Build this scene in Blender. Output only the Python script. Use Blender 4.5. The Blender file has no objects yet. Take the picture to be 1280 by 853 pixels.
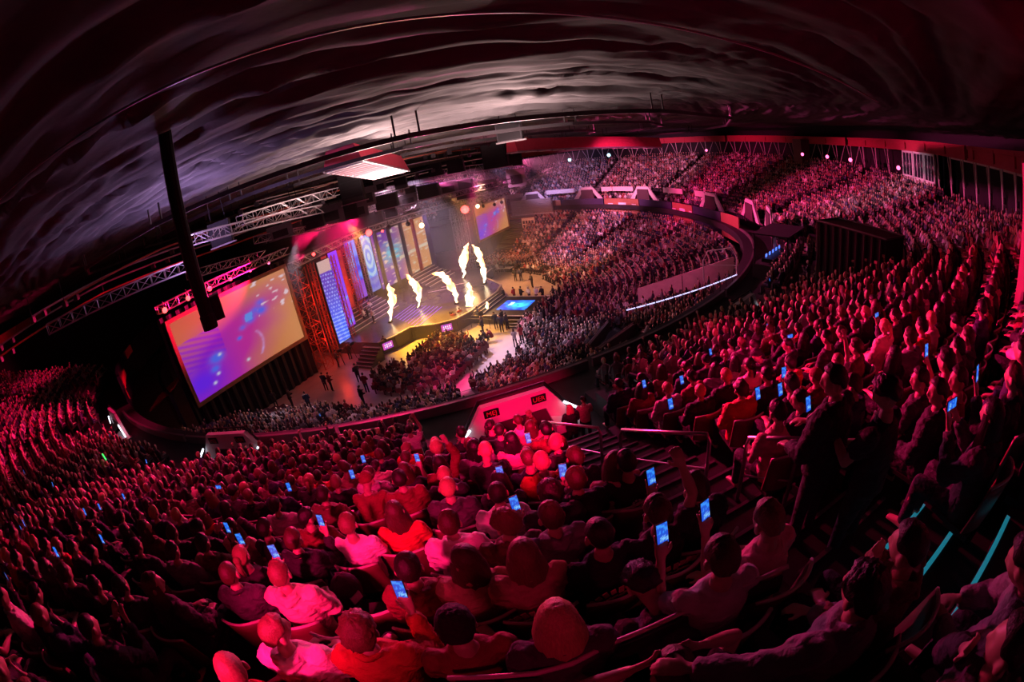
import bpy, bmesh, math, random
from mathutils import Vector, Matrix, noise
import numpy as np
random.seed(7)
SC = bpy.context.scene
COL = SC.collection
D = math.radians
# ---------------------------------------------------------------- camera
CAM = Vector((0, 0, 16)); PITCH = 23.0; ROLL = -10.2
cd = bpy.data.cameras.new('camera'); cd.type = 'PANO'; cd.panorama_type = 'FISHEYE_EQUISOLID'
cd.fisheye_lens = 16.0; cd.fisheye_fov = math.pi; cd.sensor_width = 36.0; cd.sensor_height = 24.0; cd.sensor_fit = 'HORIZONTAL'
cd.clip_start = 0.05; cd.clip_end = 400
cam = bpy.data.objects.new('camera', cd); COL.objects.link(cam)
cam.location = CAM
cam.rotation_euler = (Matrix.Rotation(D(90 - PITCH), 3, 'X') @ Matrix.Rotation(D(ROLL), 3, 'Z')).to_euler()
SC.camera = cam
# ---------------------------------------------------------------- world and view
w = bpy.data.worlds.new('world'); SC.world = w; w.use_nodes = True
w.node_tree.nodes['Background'].inputs[0].default_value = (0.30, 0.10, 0.35, 1)
w.node_tree.nodes['Background'].inputs[1].default_value = 0.004
SC.view_settings.view_transform = 'Standard'; SC.view_settings.look = 'None'
SC.view_settings.exposure = 0.0; SC.view_settings.gamma = 1; SC.view_settings.use_curve_mapping = False

CX, CY = -9.0, 50.0                                   # centre of the bowl in plan
F_PX = 16 / 36 * 1280
def ray(px, py):
    dx, dy = px - 640, 426.5 - py
    r = math.hypot(dx, dy); th = 2 * math.asin(min(1, r / (2 * F_PX)))
    c = Vector((dx / r * math.sin(th), dy / r * math.sin(th), -math.cos(th)))
    return cam.rotation_euler.to_matrix() @ c
def at_z(px, py, z):
    v = ray(px, py); t = (z - 16) / v.z
    return Vector((v.x * t, v.y * t, z))
def at_d(px, py, d):                                  # at horizontal distance d from the standpoint
    v = ray(px, py); t = d / math.hypot(v.x, v.y)
    return Vector((v.x * t, v.y * t, 16 + v.z * t))
def zup(R): return 12.85 + 0.47 * (R - 49.5)
def zlow(R): return max(0.0, 0.3 + 0.33 * (R - 21.5))
def hit(px, py, h, zf=zup):
    v = ray(px, py); t = 0.4
    while t < 140:
        x, y, z = v.x * t, v.y * t, 16 + v.z * t
        if z < zf(math.hypot(x - CX, y - CY)) + h: return Vector((x, y, z))
        t *= 1.002
    return None
def sm(a, b_, x): t = max(0, min(1, (x - a) / (b_ - a))); return t * t * (3 - 2 * t)
def drop(R, a, z):                                     # away from this side the top rows stand lower; the far side too
    a = (a + 180) % 360 - 180
    far = 1.05 * sm(33.5, 35, R) * sm(-35, 5, a)
    top = 2.0 * sm(38, 52, R) * sm(9, 34, abs(a + 76.8)) * sm(15.9, 14.9, z)
    return far * (1 - .5 * sm(40, 52, R)) + top * (1 - .35 * sm(-35, 5, a))
def P(R, a, z=0.0):
    return Vector((CX + R * math.cos(D(a)), CY + R * math.sin(D(a)), z - (drop(R, a, z) if 5 < z < 17.95 else 0)))
def pol(x, y): return math.hypot(x - CX, y - CY), math.degrees(math.atan2(y - CY, x - CX))
def S(u, v, z=0.0): return Vector((CX + .872 * u + .49 * v, CY - .49 * u + .872 * v, z))
SROT = math.atan2(-.49, .872)                          # the stage's outward axis
AISLE0, ASTEP = -76.8, 20.5
AISLES = [AISLE0 + ASTEP * k for k in range(-4, 10)]
A_MIN, A_MAX = -150, 106
E_ = 1.0
def lamp(name, kind, loc, target, color, energy, size=0.3, cone=40, blend=0.8):
    l = bpy.data.lights.new(name, kind); l.color = color; l.energy = energy * E_
    if kind == 'SPOT': l.spot_size = D(cone); l.spot_blend = blend; l.shadow_soft_size = size
    elif kind == 'AREA': l.size = size
    else: l.shadow_soft_size = size
    o = bpy.data.objects.new(name, l); COL.objects.link(o); o.location = loc
    if target is not None: o.rotation_euler = (Vector(target) - Vector(loc)).to_track_quat('-Z', 'Y').to_euler()
    return o
RED = (1, .006, .12); PINK = (1, .04, .30); MAG = (1, .07, .45); PALE = (1, .42, .55); VIO = (.45, .25, 1)
# the house's moving heads, with unseen fills added among them: (from, to, colour, watts, cone)
LAMPS = [
 # red lamps on the gallery behind and above the camera, on the backs of the near rows
 ((-2.2, -2.6, 17.7), hit(465, 665, 1), RED, 5200, 22),
 ((-1.0, -2.8, 17.7), hit(420, 825, 1), (1, .08, .14), 90, 20),
 ((-1.0, -2.8, 17.7), hit(520, 760, 1), RED, 160, 30),
 ((0.0, -2.8, 17.8), hit(655, 506, 1), (1, .002, .09), 24000, 13),
 ((.6, -2.8, 17.8), hit(915, 425, 1), RED, 7000, 8),
 # from the stage side on to the near and left rows: rims
 (S(0, -8, 13.5), hit(250, 600, 1), (1, .01, .14), 100000, 32),
 (S(2, -14, 13.5), hit(60, 540, 1), RED, 80000, 32),
 (S(2, -16, 12), P(46, -138, 11.5), RED, 60000, 44),
 (S(4, 0, 14.5), hit(560, 590, 1), PINK, 70000, 22),
 (S(4, 0, 14.5), hit(310, 610, 1), MAG, 90000, 9),
 (S(6, 6, 14.5), hit(870, 640, 1), (1, .10, .42), 18000, 14),
 # the right-hand upper tier
 ((-4, 22, 16.2), hit(1190, 420, 1), RED, 52000, 24),
 ((-2, 30, 16.2), hit(1050, 400, 1), (1, .008, .14), 50000, 28),
 ((0, 36, 16.2), hit(1200, 310, 1), RED, 16000, 22),
 ((0, 36, 16.2), hit(860, 480, 1), PINK, 12000, 30),
 # far upper tier
 ((2, 46, 16.2), hit(920, 230, 1), (1, .04, .26), 110000, 46),
 ((2, 52, 16.2), hit(1060, 265, 1), (1, .08, .32), 80000, 50),
 ((2, 48, 16.2), hit(975, 245, 1), (1, .05, .27), 60000, 34),  # added to fill the dark gap the other far spots leave
 ((4, 56, 16.2), hit(790, 226, 1), (1, .22, .46), 60000, 46),
 ((0, 66, 15.8), hit(700, 228, 1), (.75, .42, .95), 28000, 36),
 # lower tier
 ((-6, 44, 16.5), hit(800, 320, 1, zlow), (1, .12, .42), 44000, 42),
 ((-4, 52, 16.5), hit(740, 300, 1, zlow), (1, .28, .6), 36000, 40),
 ((2, 22, 17.3), hit(690, 400, 1, zlow), (.9, .45, .95), 2300, 52),
 ((-8, 48, 17), hit(670, 430, 1, zlow), (.9, .6, .95), 60000, 34),
 ((6, 24, 17.3), hit(800, 330, 1, zlow), (1, .10, .42), 7500, 60),
 ((10, 30, 17.3), hit(760, 300, 1, zlow), (1, .12, .45), 8000, 50),
 ((-2, 20, 17.3), hit(590, 480, 1, zlow), (1, .3, .6), 2000, 46),
 ((-10, 46, 17), hit(560, 500, 1, zlow), (1, .5, .75), 40000, 36),
 (S(0, -12, 14), hit(400, 530, 1, zlow), PALE, 2600, 30),
 ((-10, 20, 17.3), hit(400, 530, 1, zlow), (1, .30, .6), 1500, 42),
 ((-12, 9, 17.5), hit(230, 600, 1), RED, 2600, 75),  # added overhead red for the left upper rows
 ((-22, 16, 17.5), hit(80, 560, 1), RED, 3000, 75),
 ((-4, 7, 17.6), hit(430, 600, 1), RED, 900, 60),
 ((-8, 44, 16.5), hit(860, 330, 1, zlow), (.6, .3, 1), 7000, 26),
 ((-4, 40, 16.5), hit(880, 390, 1, zlow), (1, .16, .3), 7000, 30),
 # floor washes
 (S(-2, -14, 13), S(5, -26, 0), (.85, .62, .78), 20000, 30),
 (S(-1, -8, 13), S(6.2, -6.5, 0), (1, .46, .04), 60000, 46),
 (S(4, -16, 14), S(10, -12, 0), (1, .06, .10), 9000, 30),
 (S(10, 0, 15), S(12, -6, 0), (1, .45, .28), 14000, 44),
 (S(2, 6, 13), S(10, 12, 0), (1, .38, .12), 20000, 56),
 (S(12, -4, 15), S(13, -16, 0), (1, .02, .22), 50000, 20),
 (S(0, 12, 13), S(4, 26, 2), (1, .25, .12), 12000, 56),
 ((-4, 40, 15), P(52.8, -27, 14.5), (1, .6, .85), 26000, 14),  # not a floor wash: added to brighten the white booths and posts
 (S(-1, -29, 12), P(36, -135, 7), RED, 5000, 34),  # not a floor wash: added to bring up the dark gate at left
 # stage deck and the gear over it
 (S(4, -2, 12), S(-1, 0, 1.4), (.45, .12, 1), 5000, 70),
 (S(5, 8, 12), S(-2, 5, 2), (1, .45, .3), 6000, 70),
 (S(6, -6, 4), S(-3, -8, 15), (1, .35, .45), 2200, 80),  # this and the next are fills added low to brighten the hung gear
 (S(6, 8, 4), S(-3, 6, 15), (1, .4, .35), 2600, 80),
]
for i, (a, b, c, e, cone) in enumerate(LAMPS):
    lamp('spot_light', 'SPOT', a, b, c, e, .25, cone, .8)
# unseen fill spots added in mid-air to brighten the cloth ceiling
lamp('ceiling_fill', 'SPOT', (-6, 26, 14.5), Vector((-6, 26, 14.5)) + Vector((0, 0, 5)), (1, .62, .60), 9000, .8, 168, .5)
lamp('ceiling_fill', 'SPOT', (2, 22, 14.5), Vector((2, 22, 14.5)) + Vector((0, 0, 5)), (1, .62, .60), 6000, .8, 168, .5)
lamp('ceiling_fill', 'SPOT', (-13, 17, 14.5), Vector((-13, 17, 14.5)) + Vector((0, 0, 5)), (.6, .35, .85), 2400, .8, 168, .5)
lamp('ceiling_fill', 'SPOT', (2, 58, 15), Vector((2, 58, 15)) + Vector((0, 0, 5)), (1, .3, .4), 700, .8, 168, .5)

for z in (3.0, 7.0): lamp('tower_fill', 'POINT', S(-2.1, -13.2, z), None, (1, .04, .02), 260, .2)  # bare red points added beside the towers to redden the lattice
lamp('tower_fill', 'POINT', S(-6.2, -6.0, 5.5), None, (1, .05, .03), 260, .3)  # one more added red point, by the smoke bay
# ---------------------------------------------------------------- helpers
MATS = {}
def mat(name, color=(.1, .1, .1), rough=.6, metal=0.0, emit=None, strength=0.0, noise_scale=None, amount=.25, bump=0.0, kind=None, spec=.5, stretch=None):
    if name in MATS: return MATS[name]
    m = bpy.data.materials.new(name); m.use_nodes = True; MATS[name] = m
    nt = m.node_tree; b = nt.nodes['Principled BSDF']
    b.inputs['Base Color'].default_value = (*color, 1); b.inputs['Roughness'].default_value = rough
    b.inputs['Metallic'].default_value = metal; b.inputs['Specular IOR Level'].default_value = spec
    if emit:
        b.inputs['Emission Color'].default_value = (*emit, 1); b.inputs['Emission Strength'].default_value = strength
    src = None
    if kind == 'object':
        n = nt.nodes.new('ShaderNodeObjectInfo'); src = n.outputs['Color']
    elif kind == 'attr':
        n = nt.nodes.new('ShaderNodeAttribute'); n.attribute_name = 'col'; src = n.outputs['Color']
    elif kind and kind[0] == 'ramp':
        n = nt.nodes.new('ShaderNodeObjectInfo'); r = nt.nodes.new('ShaderNodeValToRGB'); r.color_ramp.interpolation = 'CONSTANT'
        pal = kind[1]
        while len(r.color_ramp.elements) < len(pal): r.color_ramp.elements.new(.5)
        for k, c in enumerate(pal):
            r.color_ramp.elements[k].position = k / len(pal); r.color_ramp.elements[k].color = (*c, 1)
        if kind[2] != 1:
            mu = nt.nodes.new('ShaderNodeMath'); mu.operation = 'MULTIPLY'; mu.inputs[1].default_value = kind[2]
            fr = nt.nodes.new('ShaderNodeMath'); fr.operation = 'FRACT'
            nt.links.new(n.outputs['Random'], mu.inputs[0]); nt.links.new(mu.outputs[0], fr.inputs[0]); nt.links.new(fr.outputs[0], r.inputs[0])
        else: nt.links.new(n.outputs['Random'], r.inputs[0])
        src = r.outputs['Color']
    if noise_scale:
        tc = nt.nodes.new('ShaderNodeTexCoord'); nz = nt.nodes.new('ShaderNodeTexNoise'); nz.inputs['Scale'].default_value = noise_scale
        nz.inputs['Detail'].default_value = 4
        if stretch:
            mp = nt.nodes.new('ShaderNodeMapping'); mp.inputs['Scale'].default_value = stretch
            nt.links.new(tc.outputs['Object'], mp.inputs['Vector']); nt.links.new(mp.outputs[0], nz.inputs['Vector'])
        else: nt.links.new(tc.outputs['Object'], nz.inputs['Vector'])
        mr = nt.nodes.new('ShaderNodeMapRange'); mr.inputs['To Min'].default_value = 1 - amount; mr.inputs['To Max'].default_value = 1 + amount
        nt.links.new(nz.outputs['Fac'], mr.inputs['Value'])
        mx = nt.nodes.new('ShaderNodeVectorMath'); mx.operation = 'SCALE'
        if src: nt.links.new(src, mx.inputs[0])
        else: mx.inputs[0].default_value = color
        nt.links.new(mr.outputs[0], mx.inputs['Scale']); src = mx.outputs[0]
        if bump:
            bp = nt.nodes.new('ShaderNodeBump'); bp.inputs['Strength'].default_value = bump; bp.inputs['Distance'].default_value = .05
            nt.links.new(nz.outputs['Fac'], bp.inputs['Height']); nt.links.new(bp.outputs[0], b.inputs['Normal'])
    if src: nt.links.new(src, b.inputs['Base Color'])
    return m
def emit_attr(name, strength):
    if name in MATS: return MATS[name]
    m = bpy.data.materials.new(name); m.use_nodes = True; MATS[name] = m; nt = m.node_tree; b = nt.nodes['Principled BSDF']
    b.inputs['Base Color'].default_value = (.02, .02, .02, 1); b.inputs['Roughness'].default_value = .5
    n = nt.nodes.new('ShaderNodeAttribute'); n.attribute_name = 'col'
    nt.links.new(n.outputs['Color'], b.inputs['Emission Color']); b.inputs['Emission Strength'].default_value = strength
    return m
CONC = mat('concrete', (.035, .03, .033), .75, noise_scale=2.5, bump=.2)
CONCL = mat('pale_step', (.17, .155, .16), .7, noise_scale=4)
FLOOR = mat('arena_floor', (.34, .30, .29), .32, noise_scale=.6, amount=.35, bump=.03)
BLACK = mat('black_metal', (.012, .011, .013), .45, .6, noise_scale=8)
BLACKC = mat('black_cloth', (.014, .012, .016), .9, noise_scale=3)
TRUSS = mat('truss_metal', (.32, .30, .31), .4, .7, noise_scale=10)
DTRUSS = mat('dark_truss', (.05, .045, .05), .45, .5, noise_scale=10)
WHITE = mat('white_panel', (.62, .58, .58), .55, noise_scale=3, amount=.08)
WOOD = mat('brown_panel', (.30, .13, .08), .5, noise_scale=5)
NAVY = mat('navy_panel', (.04, .03, .08), .5, noise_scale=5)
CEIL = mat('ceiling_cloth', (.046, .045, .047), .75, noise_scale=1.4, amount=.35, bump=.5)
RAILM = mat('rail_metal', (.45, .42, .44), .3, .8, noise_scale=12)
SEATM = mat('seat_plastic', (.13, .035, .04), .35, noise_scale=9)
SEATD = mat('seat_pan_fabric', (.03, .02, .025), .8, noise_scale=9)
SKIN = mat('skin', (.44, .27, .21), .45, noise_scale=14, amount=.08)
CLOTH = mat('clothing', (.2, .2, .2), .8, kind='object', noise_scale=7, amount=.45, bump=1.0, stretch=(1, 1, 1.8))
HAIRM = mat('hair', (.03, .02, .015), .45, kind='object', noise_scale=60, amount=.6, bump=.25, stretch=(2.2, 2.2, .16))
REDP = mat('red_steel', (.42, .03, .06), .45, noise_scale=4)
TUBE = mat('light_tube', (.8, .8, .8), .4, emit=(.75, .85, 1), strength=4)
def link(name, me, m=None, parent=None):
    o = bpy.data.objects.new(name, me); COL.objects.link(o)
    if m is not None and not me.materials: me.materials.append(m)
    if parent is not None: o.parent = parent
    return o
def tag(o, label=None, cat=None, group=None, kind=None):
    if label: o['label'] = label
    if cat: o['category'] = cat
    if group: o['group'] = group
    if kind: o['kind'] = kind
    return o
def empty(name, loc, rz=0, label=None, cat=None, group=None):
    o = bpy.data.objects.new(name, None); COL.objects.link(o); o.location = loc; o.rotation_euler = (0, 0, rz); o.empty_display_size = .2
    return tag(o, label, cat, group)
class MB:
    def __init__(s): s.v = []; s.f = []; s.m = []; s.c = []
    def add(s, vs, fs, mi=0):
        n = len(s.v); s.v += [tuple(v) for v in vs]; s.f += [tuple(i + n for i in f) for f in fs]; s.m += [mi] * len(fs); return s
    def hexa(s, p, mi=0):        # 8 points, bottom 4 counter-clockwise then top 4
        return s.add(p, [(3, 2, 1, 0), (4, 5, 6, 7), (0, 1, 5, 4), (1, 2, 6, 5), (2, 3, 7, 6), (3, 0, 4, 7)], mi)
    def box(s, c, sz, rz=0, mi=0, rot=None):
        hx, hy, hz = sz[0] / 2, sz[1] / 2, sz[2] / 2; c = Vector(c)
        M = rot if rot is not None else Matrix.Rotation(rz, 3, 'Z')
        p = [c + M @ Vector(q) for q in ((-hx, -hy, -hz), (hx, -hy, -hz), (hx, hy, -hz), (-hx, hy, -hz), (-hx, -hy, hz), (hx, -hy, hz), (hx, hy, hz), (-hx, hy, hz))]
        return s.hexa(p, mi)
    def tube(s, pts, r, n=6, mi=0, flat=1.0, side=None, cap=True):
        pts = [Vector(p) for p in pts]; rs = r if isinstance(r, (list, tuple)) else [r] * len(pts)
        vs = []; fs = []
        for i, p in enumerate(pts):
            t = (pts[min(i + 1, len(pts) - 1)] - pts[max(i - 1, 0)]).normalized()
            a = Vector(side) if side is not None else (Vector((0, 0, 1)) if abs(t.z) < .9 else Vector((1, 0, 0)))
            x = (a - t * a.dot(t)).normalized(); y = t.cross(x)
            rr = rs[i] if isinstance(rs[i], (tuple, list)) else (rs[i], rs[i] * flat)
            for k in range(n):
                q = 2 * math.pi * (k + .5) / n; vs.append(p + x * (math.cos(q) * rr[0]) + y * (math.sin(q) * rr[1]))
        for i in range(len(pts) - 1):
            for k in range(n):
                fs.append((i * n + k, i * n + (k + 1) % n, (i + 1) * n + (k + 1) % n, (i + 1) * n + k))
        if cap: fs.append(tuple(range(n))[::-1]); fs.append(tuple((len(pts) - 1) * n + k for k in range(n)))
        return s.add(vs, fs, mi)
    def ball(s, c, r, nu=10, nv=7, mi=0, M=None, fn=None):
        c = Vector(c); r = r if isinstance(r, (tuple, list)) else (r, r, r)
        vs = []; fs = []
        for j in range(nv + 1):
            ph = math.pi * j / nv
            for i in range(nu):
                th = 2 * math.pi * i / nu
                d = Vector((math.sin(ph) * math.cos(th), math.sin(ph) * math.sin(th), math.cos(ph)))
                p = Vector((d.x * r[0], d.y * r[1], d.z * r[2]))
                if fn: p = fn(d, p)
                if M is not None: p = M @ p
                vs.append(c + p)
        for j in range(nv):
            for i in range(nu):
                a, b2 = j * nu + i, j * nu + (i + 1) % nu
                fs.append((a, a + nu, b2 + nu, b2))
        return s.add(vs, fs, mi)
    def arc(s, R0, R1, a0, a1, z0, z1, step=2.0, mi=0):     # a curved wall or slab about the bowl's centre
        n = max(1, int(abs(a1 - a0) / step)); vs = []; fs = []
        for i in range(n + 1):
            a = a0 + (a1 - a0) * i / n
            vs += [P(R0, a, z0), P(R1, a, z0), P(R1, a, z1), P(R0, a, z1)]
        for i in range(n):
            b = 4 * i
            for k in range(4): fs.append((b + k, b + (k + 1) % 4, b + 4 + (k + 1) % 4, b + 4 + k))
        fs.append((3, 2, 1, 0)); e = 4 * n; fs.append((e, e + 1, e + 2, e + 3))
        return s.add(vs, fs, mi)
    def mesh(s, name, mats=None, smooth=False):
        me = bpy.data.meshes.new(name); me.from_pydata(s.v, [], s.f); me.update()
        for m in (mats if isinstance(mats, (list, tuple)) else [mats] if mats else []): me.materials.append(m)
        if any(s.m): me.polygons.foreach_set('material_index', s.m)
        if smooth: me.polygons.foreach_set('use_smooth', [True] * len(me.polygons))
        return me
    def build(s, name, m, parent=None, smooth=False): return link(name, s.mesh(name, m, smooth), None, parent)
def ordw(n):
    T = ['', '', 'twenty', 'thirty', 'forty', 'fifty', 'sixty', 'seventy', 'eighty']; B_ = ['', 'first', 'second', 'third', 'fourth', 'fifth', 'sixth', 'seventh', 'eighth', 'ninth', 'tenth', 'eleventh', 'twelfth', 'thirteenth', 'fourteenth', 'fifteenth', 'sixteenth', 'seventeenth', 'eighteenth', 'nineteenth']
    if n < 20: return B_[n]
    return T[n // 10] + ('-' + B_[n % 10] if n % 10 else '').replace('--', '-') if n % 10 else {2: 'twentieth', 3: 'thirtieth', 4: 'fortieth', 5: 'fiftieth', 6: 'sixtieth'}[n // 10]
def frame(target_dir):      # yaw that points local +Y along a direction
    return math.atan2(-target_dir[0], target_dir[1])

def part(mbuf, name, m, parent, smooth=False, label=None):     # a mesh given in world coordinates, parented to its thing
    o = mbuf.build(name, m, parent, smooth)
    M = Matrix.Translation(parent.location) @ parent.rotation_euler.to_matrix().to_4x4() if parent.parent is None else None
    o.matrix_parent_inverse = M.inverted() if M is not None else Matrix.Identity(4)
    if label: o['label'] = label
    return o
# ================================================================ THE SETTING
n = 96
b = MB(); b.add([P(57, 360 * i / n, 0) for i in range(n)] + [P(57, 360 * i / n, -.3) for i in range(n)], [tuple(range(n))] + [(i, n + i, n + (i + 1) % n, (i + 1) % n) for i in range(n)])
tag(b.build('floor', FLOOR), kind='structure')
def stepped(name, R0, R1, dR, zf, a0, a1, step, base, m):
    b = MB(); rows = int(round((R1 - R0) / dR)); na = int((a1 - a0) / step)
    prof = [(R0, base)]
    for k in range(rows):
        r = R0 + k * dR; z = zf(r + dR / 2); prof += [(r, z), (r + dR, z)]
    prof.append((R1, base))
    vs = []; fs = []; L = len(prof)
    for i in range(na + 1):
        a = a0 + (a1 - a0) * i / na
        vs += [P(r, a, z) for r, z in prof]
    for i in range(na):
        for k in range(L - 1): fs.append((i * L + k, i * L + k + 1, (i + 1) * L + k + 1, (i + 1) * L + k))
    fs.append(tuple(range(L))[::-1]); fs.append(tuple(na * L + k for k in range(L)))
    b.add(vs, fs); o = b.build(name, m); tag(o, kind='structure'); return o
DR = .85
UR0 = 37.4; NUP = 18                                   # upper tier rows
tier_up = stepped('trim_1', UR0, UR0 + NUP * DR, DR, zup, A_MIN, -81, 2, 0, CONC)
stepped('trim_5', UR0 + 7 * DR, UR0 + NUP * DR, DR, zup, -81, -72.4, 2, 0, CONC)
stepped('trim_6', UR0, UR0 + NUP * DR, DR, zup, -72.4, A_MAX, 2, 0, CONC)
bl_ = MB(); bl_.arc(UR0, UR0 + 7 * DR, -81, -72.4, 6.4, 6.9); tag(bl_.build('trim_7', mat('walkway', (.012, .010, .013), .8, noise_scale=2)), kind='structure')      # landing cut into the tier
LR0 = 14.6; NLO = 23
tier_lo = stepped('trim_2', LR0 + 8 * DR, LR0 + NLO * DR, DR, zlow, -123, 78, 2, -.1, CONC)
RT = UR0 + NUP * DR                                    # 52.7
b = MB(); b.arc(LR0 + NLO * DR, UR0, -166, 106, 6.2, 6.9); tag(b.build('trim_3', mat('walkway', (.012, .010, .013), .8, noise_scale=2)), kind='structure')      # the walkway between the tiers
b = MB(); b.arc(RT, 55.4, A_MIN, A_MAX, 13.3, 14.2); tag(b.build('trim_4', CONC), kind='structure')           # the gallery behind the top row
b = MB(); b.arc(55.4, 55.8, -180, 180, 0, 18.6); tag(b.build('wall_outer', BLACKC), kind='structure')

# ceiling: black cloth hung under the roof in sagging folds that run round the hall
BEAMS = [8.5, 15, 21.5, 28, 34.3, 44.8, 50.5]
def ceil_z(R, a):
    k = ((a - AISLE0 + 2) % ASTEP) / ASTEP - .5
    Re = R * math.cos(D(k * ASTEP)) / math.cos(D(ASTEP / 2)) if R > 1 else R
    z = 18.25 + max(0, 46 - R) * .018
    x, y = R * math.cos(D(a)), R * math.sin(D(a))
    la = D(a) * 6.5
    q1 = noise.noise(Vector((Re * .33, la * .35, 3)))
    q2 = noise.noise(Vector((Re * .95 + q1 * 1.5, la * .55, 9)))
    q3 = noise.noise(Vector((Re * 2.6 + q1 * 3, la * 1.1, 5)))
    q4 = noise.noise(Vector((x * .9, y * .9, 1)))
    z += q1 * .34 + (abs(q2) * 1.0 - .25) * .55 + abs(q3) * .23 + q4 * .08
    best = min(abs(Re - q) for q in BEAMS)
    z -= .16 * math.exp(-(best / .4) ** 2)
    return z
nr, na_ = 300, 520
aa = []
for i in range(na_):                                   # finer towards the near side
    t = i / na_ * 2 * math.pi; aa.append(math.degrees(t - .75 * math.sin(t - D(AISLE0) )) )
rr = [56 * (j + 1) / nr for j in range(nr)]
vs = [(CX + r * math.cos(D(a)), CY + r * math.sin(D(a)), ceil_z(r, a)) for r in rr for a in aa]
fs = [(j * na_ + i, (j + 1) * na_ + i, (j + 1) * na_ + (i + 1) % na_, j * na_ + (i + 1) % na_) for j in range(nr - 1) for i in range(na_)]
cb = MB(); cb.add(vs, fs); ce = cb.build('ceiling', CEIL, smooth=True); tag(ce, kind='structure')


# roof girders: rings of straight chords with kinks at the rafters, on hangers
GL = {15: 'smallest visible ring girder, over the stage', 21.5: 'dark ring girder under the cloth, between stage and centre', 28: 'second dark ring girder from the camera under the cloth folds', 34.3: 'nearest dark ring girder, crossing the upper middle of the view with paired hangers'}
for R in (15, 21.5, 28, 34.3):
    t = empty('roof_girder', P(R, AISLE0, 17.3), 0, GL[R], 'girder', 'ring girders under the cloth ceiling')
    pts = [P(R, AISLE0 - 2 + 20 * k, 17.5) for k in range(18)]
    for i in range(18):
        p0, p1 = pts[i], pts[(i + 1) % 18]
        part(MB().tube([p0, p1], [(.14, .09)] * 2, 4), 'chord', DTRUSS, t)
        for s in (-.45, .45):
            p = p0 + (p1 - p0).normalized() * s if s > 0 else p0 + (pts[i - 1] - p0).normalized() * -s
            part(MB().tube([p, p + Vector((0, 0, .9))], .05, 4), 'hanger', DTRUSS, t)
# a thin cable that crosses the near ceiling
t = MB(); t.tube([hitc for hitc in [Vector((CX + 46.6 * math.cos(D(a)), CY + 46.6 * math.sin(D(a)), 18.1 - .05 * abs(a + 90))) for a in range(-112, -66, 2)]], .02, 4)
tag(t.build('ceiling_cable', RAILM), 'thin pale cable crossing the near black ceiling cloth', 'cable')

# outer ring soffit, red-lit steel over the top gallery
def soffit(a0, a1, label, z0=16.1, z1=16.95, R0=52.6, R1=54.6):
    t = empty('soffit_box', P((R0 + R1) / 2, (a0 + a1) / 2, z0), 0, label, 'soffit', 'red steel soffit boxes round the hall edge')
    part(MB().arc(R0, R1, a0, a1, z0, z1), 'casing', REDP, t)
    part(MB().arc(R0 - .12, R0, a0, a1, z1 - .16, z1 + .1), 'upper_rail', REDP, t)
    part(MB().arc(R0 - .12, R0, a0, a1, z0 - .08, z0 + .1), 'lower_rail', REDP, t)
    k = a0
    while k < a1:
        part(MB().arc(R0 - .16, R0 - .02, k, k + .35, z0, z1, 1), 'rib', REDP, t); k += 5
soffit(46, 72, 'red steel soffit box over the far stand behind the speakers')
soffit(20, 45.5, 'red steel soffit box above the far upper stand, left of the dark pillar')
soffit(-10, 19.5, 'red steel soffit box above the far upper stand beside the dark pillar')
soffit(-40, -10.5, 'red steel soffit box above the white glazed booths')
soffit(-72, -40.5, 'red steel soffit box above the slanted posts at far right')
soffit(-140, -100, 'dim red soffit box over the left upper stand')
soffit(-166, -140.5, 'dim red soffit box at the far left end of the stand')

# the big hanging red box, lower edge louvred
def red_box(p0, p1, wid, hgt, label):
    t = empty('ceiling_duct', (p0 + p1) / 2, 0, label, 'duct', 'red ducts hung from the ceiling')
    d = (p1 - p0); L = d.length; d.normalize(); s = Vector((-d.y, d.x, 0)); up = Vector((0, 0, 1))
    q = [p0 - s * wid / 2, p1 - s * wid / 2, p1 + s * wid / 2, p0 + s * wid / 2]
    w2 = .35
    top = [p0 - s * wid * w2 + up * hgt, p1 - s * wid * w2 + up * hgt, p1 + s * wid * w2 + up * hgt, p0 + s * wid * w2 + up * hgt]
    part(MB().hexa(q + top), 'casing', REDP, t)
    for k in range(12):
        c = p0 + d * L * (k + .5) / 12 - up * .06
        part(MB().box(c, (L / 24, wid, .10), math.atan2(d.y, d.x)), 'louvre', mat('louvre_grey', (.30, .27, .28), .5), t)
    for sd in (-1, 1): part(MB().tube([p0 + s * sd * wid / 2 - up * .05, p1 + s * sd * wid / 2 - up * .05], .06, 4), 'edge_rail', RAILM, t)
red_box(at_d(428, 207, 24), at_d(490, 218, 29), 2.5, 1.0, 'red hanging duct with pale louvred underside above the left speakers')
red_box(at_d(640, 190, 34), at_d(820, 184, 44), 1.6, .9, 'long dark red duct with pale lower edge before the far upper stand')

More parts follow.
